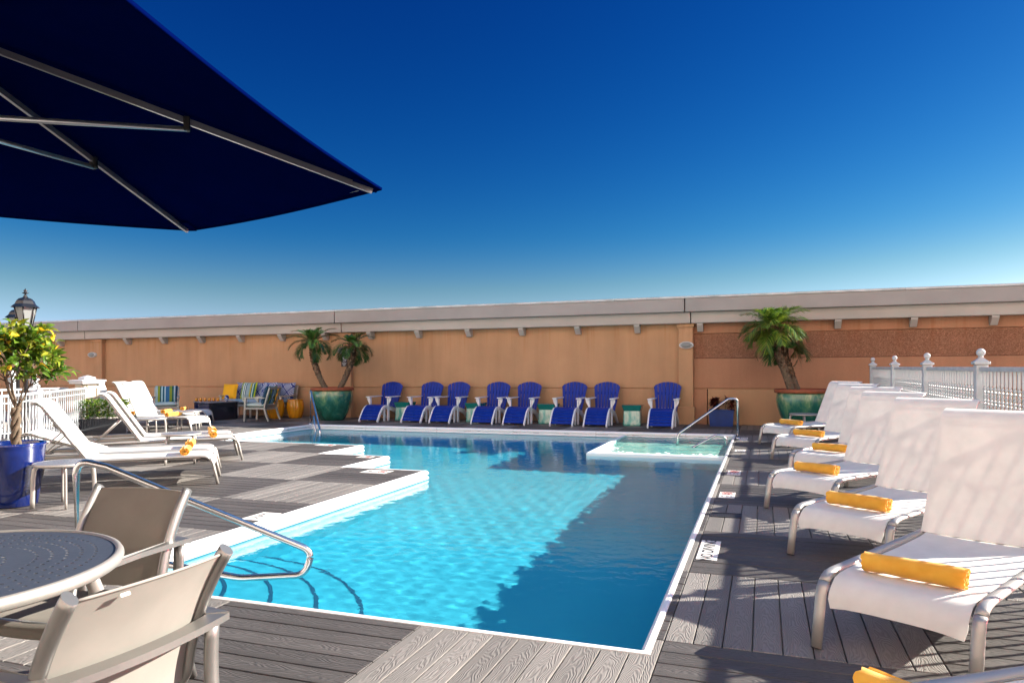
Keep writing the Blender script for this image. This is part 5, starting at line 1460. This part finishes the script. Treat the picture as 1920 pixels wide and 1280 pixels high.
t = thing('patio_sofa', 'patio sofa with patterned cushions against the orange wall', 'sofa', (-13.45, 16.42, 0))
for x in (-.98, 0., .98):
    for y in (-.33, .33): m = MB(); m.box((x, y, .16), (.05, .05, .32), ch=.005); m.build('leg', 'sofa_frame', t)
m = MB(); m.box((0, 0, .335), (2.08, .76, .06), ch=.008); m.box((0, .38, .62), (2.06, .03, .52), rx=radians(-12)); m.build('frame', 'sofa_frame', t)
for sx in (-1, 1): m = MB(); m.box((sx * 1.02, -.02, .60), (.06, .74, .03), ch=.006); m.box((sx * 1.02, -.33, .47), (.045, .045, .25)); m.build('armrest', 'sofa_frame', t)
for x in (-.68, 0, .68): cush_obj('seat_cushion', 'seat_blue', t, (x, -.03, .435), (.70, .70, .15))
for x in (-.66, .02, .70): cush_obj('back_cushion', 'fret_cloth', t, (x, .24, .70), (.68, .54, .20), rx=radians(74))
GP_ = 'scatter pillows on the patio sofa'
def pillow(lab, matn, c, d, rz, rx=72):
    m = MB(); cushion(m, (0, 0, 0), d, rx=radians(rx)); o = m.build('pillow', matn); o.location = c; o.rotation_euler = (0, 0, rz); tag(o, lab, 'pillow', GP_)
pillow('plain yellow pillow at the left end of the sofa', 'yellow_cloth', (-14.33, 16.30, .72), (.46, .44, .15), .15)
pillow('striped green and teal pillow next to the yellow pillow', 'stripe_cushion', (-13.78, 16.42, .735), (.50, .50, .15), .05)
pillow('diamond fretwork pillow in the middle of the sofa', 'fret_cloth', (-13.05, 16.38, .74), (.50, .50, .16), -.08)
pillow('pale gold pillow half behind the armchair back', 'yellow_cloth', (-12.72, 16.22, .66), (.36, .38, .13), -.6)

t = thing('fire_table', 'dark glossy cube coffee table in front of the patio sofa', 'table', (-13.95, 15.33, 0), radians(-22))
m = MB(); m.box((0, 0, .24), (.86, .80, .44), ch=.008); m.build('body', 'navy_gloss', t)
m = MB(); m.box((.434, 0, .24), (.012, .78, .43), ch=.004); m.build('side_panel', 'black_gloss', t)
m = MB(); m.box((0, 0, .475), (.90, .84, .03), ch=.006); m.build('table_top', 'frame_grey', t)
m = MB(); m.box((0, 0, .015), (.8, .74, .03)); m.build('base', 'dark', t)
for k in range(6):
    m = MB(); m.lathe([(0, 0), (.035, 0), (.043, .09), (.038, .09), (.03, .01), (0, .01)], seg=16); o = m.build('candle_glass', 'gold_ceramic')
    o.location = (-14.40 + .105 * k, 15.10 + .045 * k, .491); tag(o, 'small amber candle glass in the row on the dark cube table', 'candle glass', 'row of amber candle glasses')
m = MB(); m.lathe([(0, 0), (.04, 0), (.03, .02), (.055, .06), (.06, .10), (.04, .14), (.045, .16), (.035, .16), (.0, .15)], seg=20); o = m.build('vase', 'fret_cloth'); o.location = (-13.67, 15.42, .491); tag(o, 'small blue and white patterned vase on the dark cube table', 'vase')

def gold_stool(p, lab):
    t = thing('drum_stool', lab, 'garden stool', (*p, 0), group='fluted yellow ceramic drum stools')
    wob = lambda a, z: 1 + .07 * abs(cos(6 * a))
    m = MB(); m.lathe([(.13, .002), (.16, .02), (.20, .14), (.225, .28), (.215, .42), (.19, .49)], seg=72, wob=wob); m.build('body', 'gold_ceramic', t)
    m = MB(); m.lathe([(.19, .49), (.205, .50), (.20, .515), (.12, .52), (0, .52)], seg=72, wob=wob); m.build('top', 'gold_ceramic', t)
gold_stool((-12.10, 16.28), 'fluted yellow ceramic drum stool right of the sofa, by the armchair back')
gold_stool((-12.52, 15.98), 'fluted yellow ceramic drum stool half hidden under the armchair')

# ------------------------------------------------------------------ deck markers and drain
def text_mesh(txt, size, extr=.0006):
    cu = bpy.data.curves.new('t', 'FONT'); cu.body = txt; cu.size = size; cu.extrude = extr; cu.align_x = 'CENTER'; cu.align_y = 'CENTER'; cu.offset = size * .012
    o = bpy.data.objects.new('t', cu); COL.objects.link(o); dg = bpy.context.evaluated_depsgraph_get(); me = bpy.data.meshes.new_from_object(o.evaluated_get(dg))
    bpy.data.objects.remove(o); return me
def marker(loc, size, rz, label, words, symbol=False, grp='white depth and warning plates let into the deck'):
    t = thing('deck_marker', label, 'floor sign', (loc[0], loc[1], .0018), rz, grp)
    m = MB(); m.box((0, 0, .001), (size[0], size[1], .0035), ch=.001); m.build('plate', 'marker', t)
    for txt, x, y, sz, matn in words:
        me = text_mesh(txt, sz); me.materials.append(MATS[matn]); o = bpy.data.objects.new('lettering', me); COL.objects.link(o); o.parent = t; o.location = (x, y, .0036)
    if symbol:
        sx, sy, sr = symbol; m = MB(); m.tube([(sx + sr * cos(2 * pi * k / 24), sy + sr * sin(2 * pi * k / 24), .0035) for k in range(24)], .004, 6, closed=True); m.box((sx, sy, .0042), (sr * 1.9, .008, .002), rz=radians(-40)); m.build('no_diving_ring', 'marker_red', t)
        m = MB(); m.box((sx - .005, sy + .006, .004), (sr * .9, .012, .0015), rz=radians(25)); m.box((sx + sr * .35, sy - sr * .1, .004), (sr * .5, .010, .0015), rz=radians(-50)); m.build('diver', 'marker_ink', t)
R90 = radians(90)
marker((-.375, 5.31), (.56, .14), R90, 'long white floor plate reading NO DIVING, nearest on the right deck', [('NO DIVING', 0, 0, .115, 'marker_ink')])
marker((-.355, 7.64), (.155, .34), 0, 'white depth plate with a red no diving ring above the floor drain', [('3 FT', 0, -.085, .07, 'marker_ink'), ('NO DIVING', .0, .145, .026, 'marker_red')], (0, .06, .052))
marker((-.345, 9.27), (.155, .36), 0, 'white depth plate with a red no diving ring, third along the right deck', [('4 FT', 0, -.09, .07, 'marker_ink'), ('NO DIVING', .0, .15, .026, 'marker_red')], (0, .06, .052))
marker((-.345, 11.75), (.16, .27), 0, 'small white plate level with the front rim of the spa', [('SPA', 0, .03, .07, 'marker_ink'), ('3 FT', 0, -.07, .05, 'marker_ink')])
marker((-.345, 13.68), (.155, .56), 0, 'grey white plate in shade at the foot of the spa handrail', [('NO', 0, .12, .08, 'marker_ink'), ('DIVING', 0, -.06, .045, 'marker_ink')])
marker((-4.295, 5.27), (.32, .20), R90 + radians(0), 'white depth plate reading 2 FT beside the white coping, nearest on the left deck', [('2 FT', 0, 0, .105, 'marker_ink')])
marker((-4.72, 8.03), (.36, .25), 0, 'white plate with a 4 and a red ring on the nearest deck corner', [('4', -.10, 0, .14, 'marker_ink'), ('FT', -.02, 0, .05, 'marker_ink')], (.09, 0, .06))
marker((-5.67, 9.32), (.24, .17), 0, 'small white depth plate on the middle deck corner', [('4', -.06, 0, .11, 'marker_ink')], (.055, 0, .045))
marker((-7.24, 10.58), (.34, .17), 0, 'white depth plate on the farthest deck corner', [('4 FT', -.06, 0, .09, 'marker_ink')], (.11, 0, .045))

t = thing('floor_drain', 'black slotted drain grate set in the right deck', 'drain', (-.315, 6.60, .0))
m = MB(); m.box((0, .094, .003), (.26, .008, .006)); m.box((0, -.094, .003), (.26, .008, .006)); m.box((-.126, 0, .003), (.008, .196, .006)); m.box((.126, 0, .003), (.008, .196, .006)); m.build('frame', 'grate', t)
for k in range(16): m = MB(); m.box((-.116 + k * .0155, 0, .003), (.007, .18, .006)); m.build('bar', 'grate', t)
m = MB(); m.add([(-.12, -.09, -.0), (.12, -.09, -.0), (.12, .09, -.0), (-.12, .09, -.0)], [(0, 1, 2, 3)]); o = m.build('sump', 'dark', t); o.location = (0, 0, .0022)

# ------------------------------------------------------------------ camera, sun, sky
H_CAM = 1.33; TH = atan(470 / 1324); RHO = atan(.0062)
R0 = V((cos(TH), sin(TH), 0)); FWD = V((-sin(TH), cos(TH), 0)); UP = V((0, 0, 1))
Rv = R0 * cos(RHO) - UP * sin(RHO); Uv = UP * cos(RHO) + R0 * sin(RHO)
cd = bpy.data.cameras.new('camera'); cam = bpy.data.objects.new('camera', cd); COL.objects.link(cam)
M = Matrix(((Rv.x, Uv.x, -FWD.x, 0), (Rv.y, Uv.y, -FWD.y, 0), (Rv.z, Uv.z, -FWD.z, H_CAM), (0, 0, 0, 1)))
cam.matrix_world = M
cd.sensor_width = 36.; cd.lens = 1324 / 1920 * 36; cd.shift_y = 50 / 1920; cd.clip_start = .05; cd.clip_end = 500
S.camera = cam

SUN_EL, SUN_AZ = radians(26), radians(32)      # azimuth measured from +X towards +Y
ld = bpy.data.lights.new('sun', 'SUN'); ld.energy = 5.0; ld.angle = radians(.53); ld.color = (1., .93, .82)
so = bpy.data.objects.new('sun', ld); COL.objects.link(so)
sd = V((cos(SUN_EL) * cos(SUN_AZ), cos(SUN_EL) * sin(SUN_AZ), sin(SUN_EL)))
so.rotation_euler = sd.to_track_quat('Z', 'Y').to_euler()
CAUSTICS = True
if CAUSTICS:
    ld.cycles.is_caustics_light = True
    wat.cycles.is_caustics_caster = True
    for o in COL.objects:
        if o.name in ('pool_basin', 'pool_steps', 'step_edge'): o.cycles.is_caustics_receiver = True

# added unseen block behind the camera, bounces sunlight into the shaded areas
t = thing('bounce_block', 'pale unseen block added behind the viewpoint to bounce sunlight into the shade', 'reflector', (-3, -7, 0))
m = MB(); m.box((0, -3, 10), (64, 6, 20), ch=.05); m.build('wall', 'bounce_wall', t)
for i in range(-6, 7):
    for j in range(6):
        m = MB(); m.box((i * 4.2, .02, 2.2 + j * 3.2), (1.3, .08, 1.6), ch=.02); m.build('added_window', 'navy_gloss', t)

w = bpy.data.worlds.new('World'); S.world = w; w.use_nodes = True; nt = w.node_tree
bg = nt.nodes['Background']
sky = N(nt, 'ShaderNodeTexSky', sky_type='NISHITA'); sky.sun_disc = False; sky.sun_elevation = SUN_EL; sky.sun_rotation = radians(90) - SUN_AZ
sky.air_density = 1.; sky.dust_density = .35; sky.ozone_density = 3.2; sky.altitude = 50
# a polarised, deeper blue than the plain model: a power curve per channel, pale at the horizon and saturated overhead
EXPO, WSTR = 1.72, .10
def mth(op, a, b=None, c=None):
    n = N(nt, 'ShaderNodeMath', operation=op)
    for i, v in enumerate((a, b, c)):
        if v is None: continue
        if isinstance(v, (int, float)): n.inputs[i].default_value = v
        else: L(nt, v, n.inputs[i])
    return n.outputs[0]
hs = N(nt, 'ShaderNodeHueSaturation', i_Saturation=1.25, i_Value=.153); L(nt, sky.outputs[0], hs.inputs['Color'])
sp = N(nt, 'ShaderNodeSeparateColor'); cb = N(nt, 'ShaderNodeCombineColor'); L(nt, hs.outputs[0], sp.inputs[0])
ch = [mth('MULTIPLY', mth('POWER', sp.outputs[i], e), k) for i, (e, k) in enumerate(((2.8, 2.1), (1.85, .80), (1.32, .67)))]
tcw = N(nt, 'ShaderNodeTexCoord'); sw = N(nt, 'ShaderNodeSeparateXYZ'); L(nt, tcw.outputs['Generated'], sw.inputs[0])
# pale haze low down
mr = N(nt, 'ShaderNodeMapRange', interpolation_type='SMOOTHSTEP', i_From_Min=.19, i_From_Max=.03); L(nt, sw.outputs['Z'], mr.inputs['Value']); hz = mr.outputs[0]
g2 = mth('MULTIPLY', ch[1], mth('MULTIPLY_ADD', hz, .22, 1.))
r2 = mth('MULTIPLY_ADD', hz, mth('MAXIMUM', 0., mth('SUBTRACT', mth('MULTIPLY', g2, .63), ch[0])), ch[0])
b2 = mth('MULTIPLY_ADD', hz, mth('MAXIMUM', 0., mth('SUBTRACT', mth('MULTIPLY', g2, 1.42), ch[2])), ch[2])
# added fill: sky brightened towards the unseen zenith to lift the shade
mz = N(nt, 'ShaderNodeMapRange', interpolation_type='SMOOTHSTEP', i_From_Min=.50, i_From_Max=.78); L(nt, sw.outputs['Z'], mz.inputs['Value']); zn = mz.outputs[0]
for i, (c_, k) in enumerate(((r2, 2.4), (g2, 2.1), (b2, 1.9))):
    plain = mth('MULTIPLY', sp.outputs[i], k)
    v = mth('ADD', mth('MULTIPLY', c_, mth('SUBTRACT', 1., zn)), mth('MULTIPLY', plain, zn))
    L(nt, mth('MULTIPLY', v, 1 / (WSTR * 2 ** EXPO)), cb.inputs[i])
L(nt, cb.outputs[0], bg.inputs['Color']); bg.inputs['Strength'].default_value = WSTR
S.view_settings.view_transform = 'Standard'; S.view_settings.look = 'None'; S.view_settings.exposure = EXPO; S.view_settings.gamma = 1.; S.view_settings.use_curve_mapping = False
S.cycles.use_denoising = True
S.cycles.max_bounces = 10; S.cycles.diffuse_bounces = 5; S.cycles.glossy_bounces = 3; S.cycles.transmission_bounces = 6; S.cycles.transparent_max_bounces = 8
S.cycles.sample_clamp_indirect = 6.
S.cycles.caustics_refractive = True; S.cycles.caustics_reflective = False; S.cycles.blur_glossy = .5
